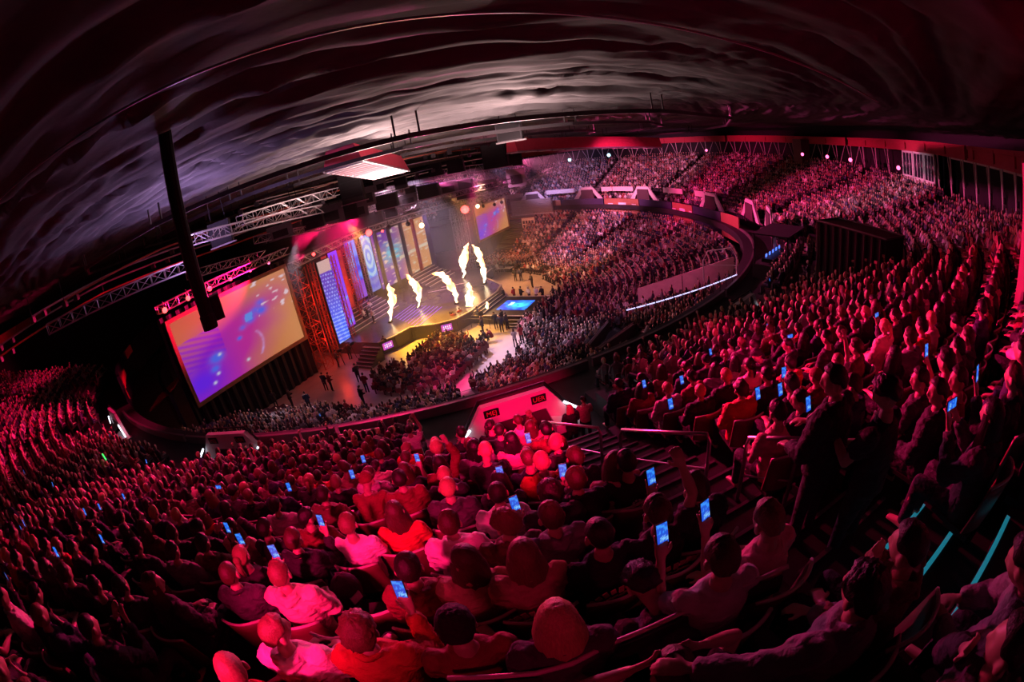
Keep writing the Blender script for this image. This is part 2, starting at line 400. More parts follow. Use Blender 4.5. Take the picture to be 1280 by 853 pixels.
# slanted struts and posts of the gallery
g = 0
a = -76.0
while a < 92:
    if -32.3 < a < -23: a += 3.1; continue
    big = a < -12
    t = empty('gallery_post', P(52.9, a, 13.4), 0, 'white slanted gallery post, %s from the far right' % ordw(g + 1), 'post', 'posts along the top gallery')
    part(MB().tube([P(52.9, a, 13.3), P(52.75, a + .15, 16.15)], .085 if big else .05, 6), 'shaft', WHITE, t)
    part(MB().tube([P(52.9, a + .2, 14.9), P(53.1, a + 1.6, 16.15)], .04, 5), 'strut', WHITE, t)
    if not big: part(MB().tube([P(52.9, a - .2, 14.9), P(53.1, a - 1.6, 16.15)], .04, 5), 'strut', WHITE, t)
    for q in (14.3, 15.3): part(MB().tube([P(52.9, a, q), P(52.88, a, q + .1)], .11, 6), 'collar', BLACK, t)
    g += 1; a += 3.1 if big else 3.6
for a in (-104, -108, -112, -116, -120, -126, -132, -138):
    t = empty('gallery_post', P(52.9, a, 13.4), 0, 'dim post on the left gallery, %s from its near end' % ordw(1 + [-104, -108, -112, -116, -120, -126, -132, -138].index(a)), 'post', 'posts along the top gallery')
    part(MB().tube([P(52.9, a, 13.3), P(52.75, a, 16.15)], .08, 6), 'shaft', WHITE, t)
b = MB(); b.arc(53.3, 53.4, -75, -34, 15.9, 16.05); tag(b.build('gallery_beam', WHITE), 'pale horizontal beam behind the posts at far right', 'beam')
# glazed white booths
for k in range(3):
    a0 = -23.7 - 2.7 * k
    t = empty('commentary_booth', P(53.2, a0, 13.4), 0, ['white glazed commentary booth, leftmost of the three at the top right', 'middle white glazed commentary booth at the top right', 'white glazed commentary booth, rightmost of the three'][k], 'booth', 'white booths under the soffit')
    part(MB().arc(52.7, 52.85, a0 - 2.6, a0, 12.4, 15.2, 1), 'lower_panel', WHITE, t)
    part(MB().arc(52.7, 52.85, a0 - 2.6, a0, 15.85, 16.1, 1), 'head_panel', WHITE, t)
    for q in (a0 - 2.6, a0 - .22): part(MB().arc(52.68, 52.87, q, q + .22, 13.3, 16.1, 1), 'jamb', WHITE, t)
    rs_ = part(MB().arc(52.76, 52.8, a0 - 2.4, a0 - .2, 15.2, 15.85, 1), 'window_pane', mat('dark_glass', (.02, .015, .03), .08), t)
    for q in (a0 - .95, a0 - 1.75): part(MB().arc(52.7, 52.82, q, q + .1, 15.2, 15.85, 1), 'mullion', WHITE, rs_)
# dark pillars
PIL = mat('brown_pillar', (.16, .06, .07), .6, noise_scale=4)
t = empty('pillar', P(51.6, 1, 12.5), D(1), 'square brown pillar rising to the soffit in the far upper stand', 'pillar')
part(MB().arc(50.8, 52.4, -.9, 1.2, 12, 16.6, 1), 'shaft', PIL, t); part(MB().arc(50.7, 52.5, -1, 1.3, 12, 13.6, 1), 'plinth', PIL, t)
t = empty('pillar', P(52, -76.2, 13.5), 0, 'dark red pillar at the right edge of the view', 'pillar')
pp = hit(1275, 330, 0)
c = at_d(1290, 300, 8.5); part(MB().box((c.x, c.y, 14.6), (.34, .34, 3.2), .9), 'shaft', PIL, t); part(MB().box((c.x + .26, c.y - .2, 14.2), (.16, .2, 2.2), .9), 'red_strip', mat('red_paint', (.6, .03, .06), .4), t)

# ---------------------------------------------------------------- parapet between the tiers
FRONT = LR0 + NLO * DR + .15
def parapet(a0, a1, m, label, z0=4.5, z1=7.75, R=35.0):
    o = MB().arc(R, R + .15, a0, a1, z0, z1, 1.5).build('parapet_panel', m); tag(o, label, 'panel', 'parapet panels between the two tiers')
    return o
EDGE = [(-123, -104), (-103.6, -88), (-87.6, -70), (-69.6, -52), (-51.6, -35), (-34.6, -17), (-16.6, -6.5), (-6.2, 6), (6.3, 14), (14.3, 26), (26.3, 38), (38.3, 52), (52.3, 70)]
for k, (a0, a1) in enumerate(EDGE):
    if a1 <= -17: parapet(a0, a1, mat('grey_parapet', (.10, .07, .08), .5, noise_scale=4), 'low grey parapet panel, %s clockwise from the left end of the lower tier' % ['first', 'second', 'third', 'fourth', 'fifth', 'sixth'][k], z1=7.3)
    else: 
        m = [WOOD, NAVY][k % 2]
        o = parapet(a0, a1, m, ['navy banner panel at the right end of the far parapet', 'short brown panel right of the narrow navy banner', 'narrow navy banner with small white lettering on the far parapet', 'brown panel between the two far navy banners', 'wide navy banner with white lettering on the far parapet', 'wide brown panel at the left of the far parapet', 'dark panel behind the grey shutter'][k - 6], z0=5.6, z1=8.35)
        o['category'] = 'panel'
def text_mesh(s, size, m, name, parent, loc, yaw, thick=.01, tilt=math.pi / 2):
    cu = bpy.data.curves.new('lettering', 'FONT'); cu.body = s; cu.size = size; cu.extrude = thick; cu.align_x = 'CENTER'; cu.align_y = 'CENTER'; cu.resolution_u = 2
    to = bpy.data.objects.new('lettering', cu); me = bpy.data.meshes.new_from_object(to); bpy.data.objects.remove(to)
    me.materials.clear(); me.materials.append(m); o = bpy.data.objects.new(name, me); COL.objects.link(o)
    M = Matrix.Translation(loc) @ Matrix.Rotation(yaw, 4, 'Z') @ Matrix.Rotation(tilt, 4, 'X')
    o.parent = parent
    Mp = (Matrix.Translation(parent.location) @ parent.rotation_euler.to_matrix().to_4x4())
    o.matrix_local = Mp.inverted() @ M
    return o
PRINT = mat('white_print', (.8, .8, .8), .6)
# white upper fascia pieces and portals with their light tubes
def portal(a, idx, label, lights=True, signs=None, z=6.95, R=37.0, w=4.5, tw=2.3, h=1.6, th=.22):
    # a trapezoid frame: two slanting side walls and a bridge; the outer face (away from the hall) is closed
    m = WHITE
    t = empty('stair_portal', P(R, a, z), D(a), label, 'portal', 'white trapezoid portals over the stairways')
    rad = Vector((math.cos(D(a)), math.sin(D(a)), 0)); tan = Vector((-rad.y, rad.x, 0)); c = P(R, a, z); up = Vector((0, 0, 1))
    def q(s, zz, r): return c + tan * s + up * zz + rad * r
    band = .72
    for sg in (-1, 1):
        A, B, Ci, Di = (w / 2, 0), (tw / 2, h), (tw / 2 - .12, h - band), (w / 2 - .95, 0)
        pts = [q(sg * A[0], A[1], -th / 2), q(sg * B[0], B[1], -th / 2), q(sg * Ci[0], Ci[1], -th / 2), q(sg * Di[0], Di[1], -th / 2),
               q(sg * A[0], A[1], th / 2), q(sg * B[0], B[1], th / 2), q(sg * Ci[0], Ci[1], th / 2), q(sg * Di[0], Di[1], th / 2)]
        part(MB().hexa(pts), 'side_wall', m, t)
    part(MB().hexa([q(-tw / 2 + .12, h - band, -th / 2), q(tw / 2 - .12, h - band, -th / 2), q(tw / 2 - .12, h - band, th / 2), q(-tw / 2 + .12, h - band, th / 2), q(-tw / 2, h, -th / 2), q(tw / 2, h, -th / 2), q(tw / 2, h, th / 2), q(-tw / 2, h, th / 2)]), 'bridge', m, t)
    part(MB().hexa([q(-tw / 2 - .2, 0, -th / 2 - .1), q(tw / 2 + .2, 0, -th / 2 - .1), q(tw / 2 + .2, 0, -th / 2 - .02), q(-tw / 2 - .2, 0, -th / 2 - .02), q(-tw / 2, h - .4, -th / 2 - .1), q(tw / 2, h - .4, -th / 2 - .1), q(tw / 2, h - .4, -th / 2 - .02), q(-tw / 2, h - .4, -th / 2 - .02)]), 'shade_panel', mat('opening_shade', (.06, .03, .04), .7), t)  # dark sheet under the bridge, the opening's shade put into its colour
    if lights:
        pts = [q(-w / 2, .22, -th / 2), q(-tw / 2, h + .16, -th / 2), q(tw / 2, h + .16, -th / 2), q(w / 2, .22, -th / 2)]
        part(MB().tube(pts, .04, 5), 'handrail', BLACK, t)
        for k in (1, 2): part(MB().tube([pts[k], pts[k] - up * .2], .03, 4), 'rail_post', BLACK, t)
        for sg in (-1, 1):
            part(MB().tube([q(sg * (w / 2 + .2), .30, th / 2 + .12), q(sg * (w / 2 - .6), .98, th / 2 + .12)], .045, 6), 'light_tube', TUBE, t)
            part(MB().hexa([q(sg * (w / 2 - .1), 0, th / 2), q(sg * (w / 2 - 1.1), 0, th / 2), q(sg * (w / 2 - 1.1), 0, th / 2 + .5), q(sg * (w / 2 - .1), 0, th / 2 + .5), q(sg * (w / 2 - .1), .15, th / 2), q(sg * (w / 2 - 1.1), .5, th / 2), q(sg * (w / 2 - 1.1), .4, th / 2 + .5), q(sg * (w / 2 - .1), .1, th / 2 + .5)]), 'ledge', WHITE, t)
    if signs:
        for s, txt in ((.82, signs[1]), (-.82, signs[0])):
            sgn = part(MB().hexa([q(s - .26, h - .42, th / 2), q(s + .26, h - .42, th / 2), q(s + .26, h - .42, th / 2 + .04), q(s - .26, h - .42, th / 2 + .04), q(s - .26, h - .14, th / 2), q(s + .26, h - .14, th / 2), q(s + .26, h - .14, th / 2 + .04), q(s - .26, h - .14, th / 2 + .04)]), 'sign_plate', BLACK, t)
            text_mesh(txt, .24, mat('red_print', (.5, .03, .06), .6), 'sign_lettering', sgn, q(s, h - .28, th / 2 + .045), D(a) + math.pi / 2, .004)
PL = {-118: 'dark red portal at the far left, where the stand turns behind the screen', -97.3: 'portal with two white light tubes left of the floor seats', -76.8: 'big red-lit portal with two black sign plates in the middle', -56.3: 'red-lit portal with a slanting light tube right of the middle'}
for k, a in enumerate([-117.8, -94.9, -76.8, -58.5, -35.5, -27.5, -14.5, 3, 27, 45, 62]):
    near = a < -50
    lab = {0: 'dim portal at the far left where the stand bends behind the screen', 1: 'portal with bright light tubes below the left screen corner', 2: 'big red-lit portal with two black sign plates in the middle', 3: 'small red-lit portal with a slanting light tube, right of the middle', 4: 'rightmost white portal frame of the far row', 5: 'second white portal frame from the right of the far row', 6: 'third white portal frame from the right of the far row', 7: 'white portal frame beside the narrow navy banner', 8: 'white portal frame above the wide navy banner', 9: 'white portal frame above the wide brown panel', 10: 'leftmost white portal frame, above the grey shutter'}[k]
    portal(a, k, lab, near, ('MEJ', 'UER') if k in (2, 1) else None, h=1.6 if near else 2.1, w=4.5 if near else 6, R={1: 36.7, 0: 36.2}.get(k, 38.1) if near else 36.8, z=6.95 if near else 8.0)
for k, (a0, a1) in enumerate([(6.5, 10), (14.5, 21), (31, 37.5), (37.7, 41), (49.5, 58), (65, 71)]):
    tag(MB().arc(37.25, 37.4, a0, a1, 9.25, 10.0, 1.5).build('fascia_strip', WHITE), 'white fascia strip, %s from the right along the far tier edge' % ['first', 'second', 'third', 'fourth', 'fifth', 'sixth'][k], 'panel', 'white fascia strips of the far tier')
# lettering on the navy banners (small white words that the photograph does not resolve)
for a, s in ((32, 1.0), (10.2, .8)):
    t = empty('banner_print', P(34.98, a, 7), 0, 'small white emblem and word on the %s navy banner' % ('wide' if a > 20 else 'narrow'), 'lettering')
    for q, wd, hh in ((-4, .9, .14), (0, 1.6, .42), (4, 1.0, .14)):
        c = P(34.97, a + q * s, 7.5)
        part(MB().box(c, (.02, wd * s, hh), D(a + q * s)), 'word', PRINT, t)
    part(MB().box(P(34.97, a, 7.0), (.02, 1.5 * s, .16), D(a)), 'word', PRINT, t)
# grey slatted shutter at the far left end and the lit doorway under it
c = at_z(668, 266, 7.2)
ang = pol(c.x, c.y)[1]
t = empty('roller_shutter', P(33.8, 60.5, 5.8), 0, 'grey slatted shutter wall left of the brown parapet panel', 'shutter')
part(MB().arc(33.9, 34.1, 54, 67.5, 5.5, 8.2, 1.5), 'frame', mat('grey_metal', (.22, .2, .2), .45, .4, noise_scale=5), t)
for k in range(8): part(MB().arc(33.78, 33.9, 54.2, 67.2, 5.6 + k * .325, 5.86 + k * .325, 1.5), 'slat', mat('slat_metal', (.34, .31, .30), .4, .4, noise_scale=6), t)
part(MB().arc(33.5, 34.2, 53.8, 67.7, 5.35, 5.5, 1.5), 'sill', WHITE, t)
t = empty('entrance_door', P(30, 59.5, 1), 0, 'lit doorway with two rows of small dark panes under the grey shutter', 'door')
part(MB().arc(31.0, 31.2, 58.2, 62.6, 2.2, 5.2, 1.5), 'door_leaf', mat('cream', (.75, .66, .5), .6, noise_scale=3), t)
for i in range(4):
    for j in range(2): part(MB().arc(30.95, 31.0, 58.6 + i, 59.3 + i, 3.5 + j * .7, 4.0 + j * .7, 1), 'pane', BLACK, t)

# ================================================================ STAGE
DECK = mat('stage_deck', (.10, .085, .11), .22, noise_scale=1.2, amount=.3)
FASC = mat('stage_fascia', (.05, .045, .05), .5, noise_scale=5)
def prism(pts, z0, z1):
    n = len(pts); b = MB()
    b.add([S(u, v, z0) for u, v in pts] + [S(u, v, z1) for u, v in pts], [tuple(range(n)), tuple(range(2 * n - 1, n - 1, -1))] + [(i, i + n, (i + 1) % n + n, (i + 1) % n) for i in range(n)])
    return b
stage = empty('stage', S(0, 1, 0), 0, 'large dark octagonal stage deck with glossy top, lit purple', 'stage')
OCT = [(-8, -11), (1.6, -10.6), (2.4, -9), (2.8, -6.8), (5.4, -5.9), (7.0, -4.6), (7.5, -2.4), (7.5, 3.6), (6.8, 6), (4.4, 8), (2.2, 9.6), (1.6, 13.5), (-8, 14)]
part(prism(OCT, 0, 1.35), 'deck', DECK, stage)
fr = OCT[1:12]
for (u0, v0), (u1, v1) in zip(fr[:-1], fr[1:]):
    a_, b_ = S(u0, v0, 0), S(u1, v1, 0); d = (b_ - a_); L = d.length; yaw = math.atan2(d.y, d.x); mid = (a_ + b_) / 2
    nrm = Vector((d.y, -d.x, 0)).normalized()
    part(MB().box(mid + Vector((0, 0, .68)) + nrm * .06, (L - .06, .1, 1.2), yaw), 'fascia_panel', FASC, stage)
    part(MB().box(mid + Vector((0, 0, 1.37)) + nrm * .05, (L, .22, .07), yaw), 'edge_strip', mat('edge_pale', (.35, .3, .32), .4, noise_scale=5), stage)
# raised rear platforms with pale nosings
for k in range(6):
    u = -3.2 - .62 * k
    rs_ = part(prism([(u, -9.6), (u, -1.2), (u - .62, -1.2), (u - .62, -9.6)][::-1], 1.35, 1.62 + .26 * k), 'rear_step', DECK, stage)
    part(MB().box(S(u + .02, -5.4, 1.61 + .26 * k), (.10, 8.4, .05), SROT), 'step_nosing', WHITE, rs_)
    rs_ = part(prism([(u, 5.4), (u, 11.5), (u - .62, 11.5), (u - .62, 5.4)][::-1], 1.35, 1.62 + .26 * k), 'rear_step', DECK, stage)
    part(MB().box(S(u + .02, 8.4, 1.61 + .26 * k), (.10, 6.1, .05), SROT), 'step_nosing', WHITE, rs_)
# purple stripes of light on the deck, put in as glowing slivers
for k in range(9):
    o = part(MB().box(S(3.4 - k * .62, -4.0 + k * .2, 1.37), (.09, 5.6 - .2 * k, .02), SROT + .12), 'light_stripe', mat('purple_light', (.2, .1, .5), .4, emit=(.30, .06, .9), strength=.55), stage)
for k, (u, v) in enumerate([(-1, 4.6), (-.2, 6.4)]):
    part(MB().box(S(u, v, 1.375), (3.2, .14, .02), SROT + .5), 'floor_line', mat('pale_line', (.8, .7, .7), .5), stage)
# wide steps from the low deck to the octagon
low = empty('stage_runway', S(11, .5, 0), 0, 'low square dark forestage with a glowing blue floor screen', 'stage')
LO = [(7.6, -2.5), (14.2, -2.5), (14.2, 3.2), (7.6, 3.2)]
part(prism(LO, 0, .85), 'deck', FASC, low)
for (u0, v0), (u1, v1) in zip(LO, LO[1:] + LO[:1]):
    a_, b_ = S(u0, v0, .88), S(u1, v1, .88); d = b_ - a_; part(MB().box((a_ + b_) / 2, (d.length + .1, .14, .07), math.atan2(d.y, d.x)), 'edge_strip', WHITE, low)
for k in range(3):
    rs_ = part(MB().box(S(8.6 - k * .42, .35, .93 + .14 * k), (.5, 5.6, .16), SROT), 'step', FASC, low)
    part(MB().box(S(8.84 - k * .42, .35, 1.02 + .14 * k), (.07, 5.6, .05), SROT), 'step_nosing', WHITE, rs_)
for k in range(3):
    rs_ = part(MB().box(S(12.9, -2.9 - .3 * k, .6 - .22 * k), (1.9, .32, .1), SROT), 'side_step', FASC, low)
    part(MB().box(S(12.9, -3.04 - .3 * k, .67 - .22 * k), (1.9, .05, .03), SROT), 'step_nosing', WHITE, rs_)
def screen_grid(name, corner, eu, ev, nu, nv, fn, strength, parent, local=False):
    b = MB(); cols = []
    for j in range(nv + 1):
        for i in range(nu + 1):
            b.v.append(tuple(corner + eu * (i / nu) + ev * (j / nv))); cols.append(fn(i / nu, j / nv))
    for j in range(nv):
        for i in range(nu): a = j * (nu + 1) + i; b.f.append((a, a + 1, a + nu + 2, a + nu + 1)); b.m.append(0)
    me = b.mesh(name, emit_attr('screen_light_%g' % strength, strength))
    at = me.color_attributes.new('col', 'FLOAT_COLOR', 'POINT')
    at.data.foreach_set('color', [q for c in cols for q in (c[0], c[1], c[2], 1.0)])
    o = link(name, me, None, parent)
    o.matrix_parent_inverse = Matrix.Translation(-parent.location)
    return o
def mixc(a, b_, t): return tuple(a[i] * (1 - t) + b_[i] * t for i in range(3))
def nz(x, y, s, o=0): return noise.noise(Vector((x * s, y * s, o)))
def blob(u, v, cu, cv, r): return math.exp(-((u - cu) ** 2 + (v - cv) ** 2) / (r * r))
def fblue(u, v):
    c = (.01, .05, .55); k = blob(u, v, .38, .5, .28) + .4 * nz(u, v, 6); c = mixc(c, (.05, .6, 1.0), max(0, min(1, k)))
    if .62 < u < .78 and .45 < v < .8 and nz(u, v, 30) > -.1: c = (.7, .85, 1)
    if abs(u - .42) < .05 and abs(v - .5) < .05: c = (.01, .1, .3)
    return c
screen_grid('floor_screen', S(12.9, -.9, .875), S(9.6, -.9, 0) * 1 - S(12.9, -.9, 0), S(12.9, 1.9, 0) - S(12.9, -.9, 0), 50, 40, fblue, 2.2, low)
# small screens on the fascia
def fsmall(u, v):
    c = (.55, .06, .35) if nz(u, v, 5) > -.1 else (.25, .05, .5)
    if (.2 < v < .42 or .58 < v < .8) and .1 < u < .9 and math.sin(u * 34) > -.3: c = (1, .8, .95)
    return c
for k, (i0, i1) in enumerate([(5, 6), (2, 3)]):
    (u0, v0), (u1, v1) = OCT[i0 - 1], OCT[i1 - 1]
    a_, b_ = S(u0, v0), S(u1, v1); d = b_ - a_; L = d.length; d.normalize(); nrm = Vector((d.y, -d.x, 0)); hw = .55
    m_ = (a_ + b_) / 2 + nrm * .16
    t = empty('fascia_screen', m_ + Vector((0, 0, .4)), 0, ['small pink lettered screen on the stage front near the forestage steps', 'small pale screen on the stage front near the left steps'][k], 'screen')
    part(MB().box(m_ + Vector((0, 0, .75)) - nrm * .03, (2 * hw + .1, .05, .8), math.atan2(d.y, d.x)), 'casing', BLACK, t)
    screen_grid('display', m_ - d * hw + Vector((0, 0, .4)), d * 2 * hw, Vector((0, 0, .7)), 24, 10, fsmall, 1.3, t)
# side stairs at the near end of the stage
t = empty('stage_stairs', S(1.5, -12, 0), 0, 'dark steps with pale nosings at the near left end of the stage', 'stairs')
for k in range(6):
    rs_ = part(MB().box(S(1.6, -13.2 + .34 * k, .11 + .11 * k), (2.3, .34, .22 + .22 * k), SROT), 'step', FASC, t)
    part(MB().box(S(1.6, -13.36 + .34 * k, .235 + .22 * k), (2.3, .05, .03), SROT), 'step_nosing', mat('edge_pale', (.35, .3, .32)), rs_)

def fixed(u, v): return (0, 0, 0)
# the two big side screens
def fbig(u, v, seed=0):
    base = mixc((.62, .14, .05), (.85, .36, .14), sm(.2, 1, u) * .8 + .2 * nz(u, v, 2, seed))
    pur = (.34, .02, .62)
    x = u * .9 - v * .55                                # a purple cloud from lower left to the upper middle
    k = sm(.62, .05, abs(u - .30 - (v - .3) * .55) + .12 * nz(u, v, 4, 3)) * sm(1.08, .62, v + .35 * (1 - u) * .6)
    c = mixc(base, mixc((.62, .03, .38), pur, sm(.55, .1, u)), min(1, k * 1.25))
    if u < .34 and .35 < v < .72:                       # fan of violet rays
        c = mixc(c, (.25, .01, .75), .5 + .35 * math.sin((v - .35 + u * .5) * 95))
    c = mixc(c, (.16, .02, .95), min(1, 1.1 * blob(u, v, .08, .18, .16)))
    for cu, cv, r, g in ((.25, .36, .055, 1), (.21, .25, .035, .9), (.60, .62, .045, .8), (.60, .57, .04, .7), (.66, .66, .04, .6), (.71, .62, .05, .8), (.72, .72, .04, .6), (.52, .53, .03, .6), (.47, .43, .02, .9)):
        c = mixc(c, (.10, .16, 1.0), min(1, g * blob(u, v, cu, cv, r) * 1.4))
    for cu, cv in ((.60, .64), (.59, .60)):
        if abs(u - cu) < .035 and abs(v - cv) < .03: c = (.15, .35, 1)
    d = abs(u - .60 - .05 * math.sin((v - .1) * 9)) + (0 if .1 < v < .42 else 1)
    c = mixc(c, (.75, .45, 1), min(1, math.exp(-(d / .012) ** 2) * (.5 + .6 * nz(u, v, 22))) if d < .1 else 0)
    s = nz(u * 1.0, v * 1.6, 16, 7)
    if u > .68 and v > .52 and s > .33: c = mixc(c, (1, .75, .85), min(1, (s - .33) * 6))
    for cu, cv in ((.17, .10), (.48, .13), (.28, .38), (.22, .18)):
        c = mixc(c, (.8, .8, 1), min(1, 1.2 * blob(u, v, cu, cv, .014)))
    return tuple(max(0, q) for q in c)
def big_screen(v0, v1, z0, z1, label, seed, ww=110):
    u = -2.8
    t = empty('projection_screen', S(u, (v0 + v1) / 2, z0), 0, label, 'screen', 'two big side screens')
    ev = S(u, v1, 0) - S(u, v0, 0); fw_ = .32
    FR = mat('screen_frame', (.30, .17, .07), .5, noise_scale=4)
    for vv0, vv1, a, b_ in ((v0 - fw_, v1 + fw_, z0 - fw_, z0), (v0 - fw_, v1 + fw_, z1, z1 + fw_), (v0 - fw_, v0, z0, z1), (v1, v1 + fw_, z0, z1)):
        part(MB().box(S(u + .03, (vv0 + vv1) / 2, (a + b_) / 2), (.22, vv1 - vv0, b_ - a), SROT), 'frame_rail', FR, t)
    screen_grid('picture', S(u, v0, z0), ev, Vector((0, 0, z1 - z0)), ww, 64, lambda a, b2: fbig(a, b2, seed), .66, t)
    part(MB().box(S(u - .2, (v0 + v1) / 2, (z0 + z1) / 2), (.2, v1 - v0, z1 - z0), SROT), 'backing', BLACKC, t)
big_screen(-28.3, -15.7, 4.2, 11.0, 'big tilted-looking side screen at left, orange picture with a purple cloud', 0)
big_screen(19.0, 29.3, 4.3, 9.3, 'smaller far side screen with pink and purple picture beyond the flames', 5, 60)
for q, (vv, n_) in enumerate(((-22, 'left'), (24, 'far'))):    # black drapes under and behind the screens
    o = MB()
    vs = []; fs = []; N = 60
    for i in range(N + 1):
        v = (vv - 7 if q == 0 else vv - 5) + (14 if q == 0 else 9) * i / N; du = .12 * math.sin(i * 1.7)
        vs += [tuple(S(-3.6 + du, v, 0)), tuple(S(-3.6 + du, v, 11.6 if q == 0 else 9))]
    for i in range(N): fs.append((2 * i, 2 * i + 2, 2 * i + 3, 2 * i + 1))
    o.add(vs, fs); tag(o.build('drape', BLACKC), 'black pleated drape hanging behind the %s side screen' % n_, 'curtain')
# curved glossy dark wall and stand left of the screen
GL_ = mat('gloss_dark', (.02, .015, .035), .15)
tag(MB().arc(34.0, 34.3, -166, -127, 6.0, 9.2, 2).build('glass_parapet', GL_), 'dark glossy curved parapet at the empty bend left of the screen', 'parapet')
tag(MB().arc(30.5, 30.8, -150, -124, 3.0, 6.2, 2).build('lower_parapet', GL_), 'second dark glossy curved wall below the bend at left', 'parapet')
for k, (a0, a1, R, z0, z1) in enumerate([(-128.5, -125.5, 34.0, 7.4, 7.9), (-139, -131, 33.95, 7.6, 8.3), (-150, -145, 33.95, 8.3, 9.1)]):
    tag(MB().arc(R - .06, R + .02, a0, a1, z0, z1, 1).build('red_panel', mat('red_paint', (.6, .03, .06), .4)), 'red strip on the dark curved parapet, %s from the near end' % ['first', 'second', 'third'][k], 'panel', 'red strips on the dark parapet')
c = at_z(205, 495, 5.0)
t = empty('gate', at_z(205, 505, 4.6), 0, 'red-lit slatted gate panel leaning left of the big screen', 'gate')
for k in range(9):
    p0 = at_z(178 + k * 4, 522 - k * 2, 5.0); part(MB().box(at_z(195, 505, 5) + Vector((.0 + .32 * k, .16 * k, .1 + .12 * k)), (.22, 3.2, .08), .4), 'slat', mat('red_paint', (.6, .03, .06), .4), t)

# ---------------------------------------------------------------- towers, LED columns, back wall
def truss(p0, p1, s=.5, r=.045, m=TRUSS, name='lattice_tower', label='', cat='truss', group=None, bay=.9):
    t = empty(name, p0, 0, label, cat, group)
    p0 = Vector(p0); p1 = Vector(p1); ax = (p1 - p0); L = ax.length; ax.normalize()
    x = (Vector((0, 0, 1)) if abs(ax.z) < .9 else S(1, 0, 0) - S(0, 0, 0)); x = (x - ax * ax.dot(x)).normalized(); y = ax.cross(x)
    cr = [(-s / 2, -s / 2), (s / 2, -s / 2), (s / 2, s / 2), (-s / 2, s / 2)]
    P_ = lambda c, d: p0 + x * c[0] + y * c[1] + ax * d
    for c in cr: part(MB().tube([P_(c, 0), P_(c, L)], r, 4), 'chord', m, t)
    b = MB(); nb = max(1, int(L / bay))
    for k in range(nb):
        for i in range(4):
            a, c = cr[i], cr[(i + 1) % 4]
            if k % 2: a, c = c, a
            b.tube([P_(a, L * k / nb), P_(c, L * (k + 1) / nb)], r * .6, 3, cap=False)
            b.tube([P_(a, L * k / nb), P_(c, L * k / nb)], r * .6, 3, cap=False)
    o = part(b, 'lacing', m, t); o['kind'] = 'stuff'
    return t
TRUSS_LIT = mat('truss_red_light', (.45, .10, .06), .4, .5, noise_scale=8)  # truss metal with the red stage light put into its colour
TW = [(-3.4, -13.9, 10.3, 'broad red-lit lattice tower right beside the big left screen', 1.2), (-3.6, -11.9, 10.3, 'slim red-lit lattice tower between big screen and striped blue panel', .5),
      (-3.4, -9.2, 10.2, 'dark lattice tower right of the striped blue panel', .5), (-5.5, -5.3, 10.2, 'lattice tower beside the red smoke bay', .5), (-7.0, -3.2, 10.2, 'lattice tower left of the first tall blue picture panel', .5),
      (-8, -.6, 10, 'lattice tower between the two tall blue picture panels', .5), (-3.6, 14.7, 10.2, 'yellow-lit lattice tower right of the orange back wall', .8), (-3.6, 17.0, 10.2, 'lattice tower left of the far side screen', .7)]
for u, v, h, lab, s in TW:
    truss(S(u, v, 0), S(u, v, h), s, .05, TRUSS_LIT if v < -3 else TRUSS, 'lattice_tower', lab, 'tower', 'lattice towers behind the stage')
# LED columns
def fstripe(u, v):
    if v > .86: return (.55, .36, .34)
    c = (.03, .03, .55); q = math.sin((v * 23 + u * .5) * 2 * math.pi)
    c = mixc((.06, .01, .45), (.02, .12, 1.0), sm(.85, .1, v))
    if q > .45 and (v < .35 or math.sin((u * 5 + v * 12) * 6.28) > -.1): c = mixc(c, (.45, .65, 1), .7)
    return c
def fpurp(u, v): return mixc(mixc((.30, .02, .75), (.12, .03, .9), v), (.05, .45, 1), min(1, max(0, 2.2 * nz(u, v * 3, 3, 2) - .2)) if v < .4 else 0)
def fblueA(u, v):
    c = mixc((.03, .03, .75), (.10, .35, 1), min(1, max(0, .5 + nz(u, v * 2.4, 3, 4) * 1.6)))
    if .55 < v < .85 and u < .5 and nz(u, v, 3, 8) > -.2: c = (.25, .55, 1)
    if v < .3: c = mixc(c, (.35, .04, .6), .8)
    return c
def fblueB(u, v):
    r = math.hypot(u - .5, (v - .62) * 2.0)
    c = mixc((.05, .25, 1), (.35, .7, 1), min(1, max(0, .5 + .9 * math.sin(r * 22) + nz(u, v, 5))))
    if v < .25: c = mixc((.10, .05, .6), c, .3)
    return c
def fwall(u, v):
    c = mixc((.16, .015, .55), (.95, .42, .13), sm(.12, .75, u + .15 * nz(u, v, 4)))
    k = blob(u, v, .30, .55, .16) * (.4 + 1.4 * max(0, nz(u, v * 2, 9, 3) + .25)); c = mixc(c, (.1, .75, 1), min(1, k * 1.5))
    k = nz(u * 1, v * 2.6, 10, 6)
    if k > .25: c = mixc(c, (1, .85, .65), min(1, (k - .25) * 5))
    if abs(v - .35 - .1 * u) < .03 and u > .4: c = (1, .85, .6)
    return c
def led(name, u, v0, v1, z0, z1, fn, st, label, nu=24, nv=90):
    t = empty(name, S(u, (v0 + v1) / 2, z0), 0, label, 'screen', 'LED panels across the back of the stage')
    screen_grid('display', S(u, v0, z0), S(u, v1, 0) - S(u, v0, 0), Vector((0, 0, z1 - z0)), nu, nv, fn, st, t)
    part(MB().box(S(u - .12, (v0 + v1) / 2, (z0 + z1) / 2), (.2, v1 - v0 + .1, z1 - z0 + .1), SROT), 'casing', BLACK, t)
    return t
led('led_column', -3.2, -11.4, -9.7, 1.4, 10.1, fstripe, 1.0, 'tall blue LED panel with pale slanting stripes right of the big screen')
led('led_column', -4.2, -8.9, -7.6, 2.0, 10.4, fpurp, 1.1, 'narrow violet LED panel right of the striped one')
led('led_column', -7.9, -3.0, -1.2, 3.0, 10.4, fblueA, 1.0, 'tall blue picture panel, left one of the pair behind the stage')
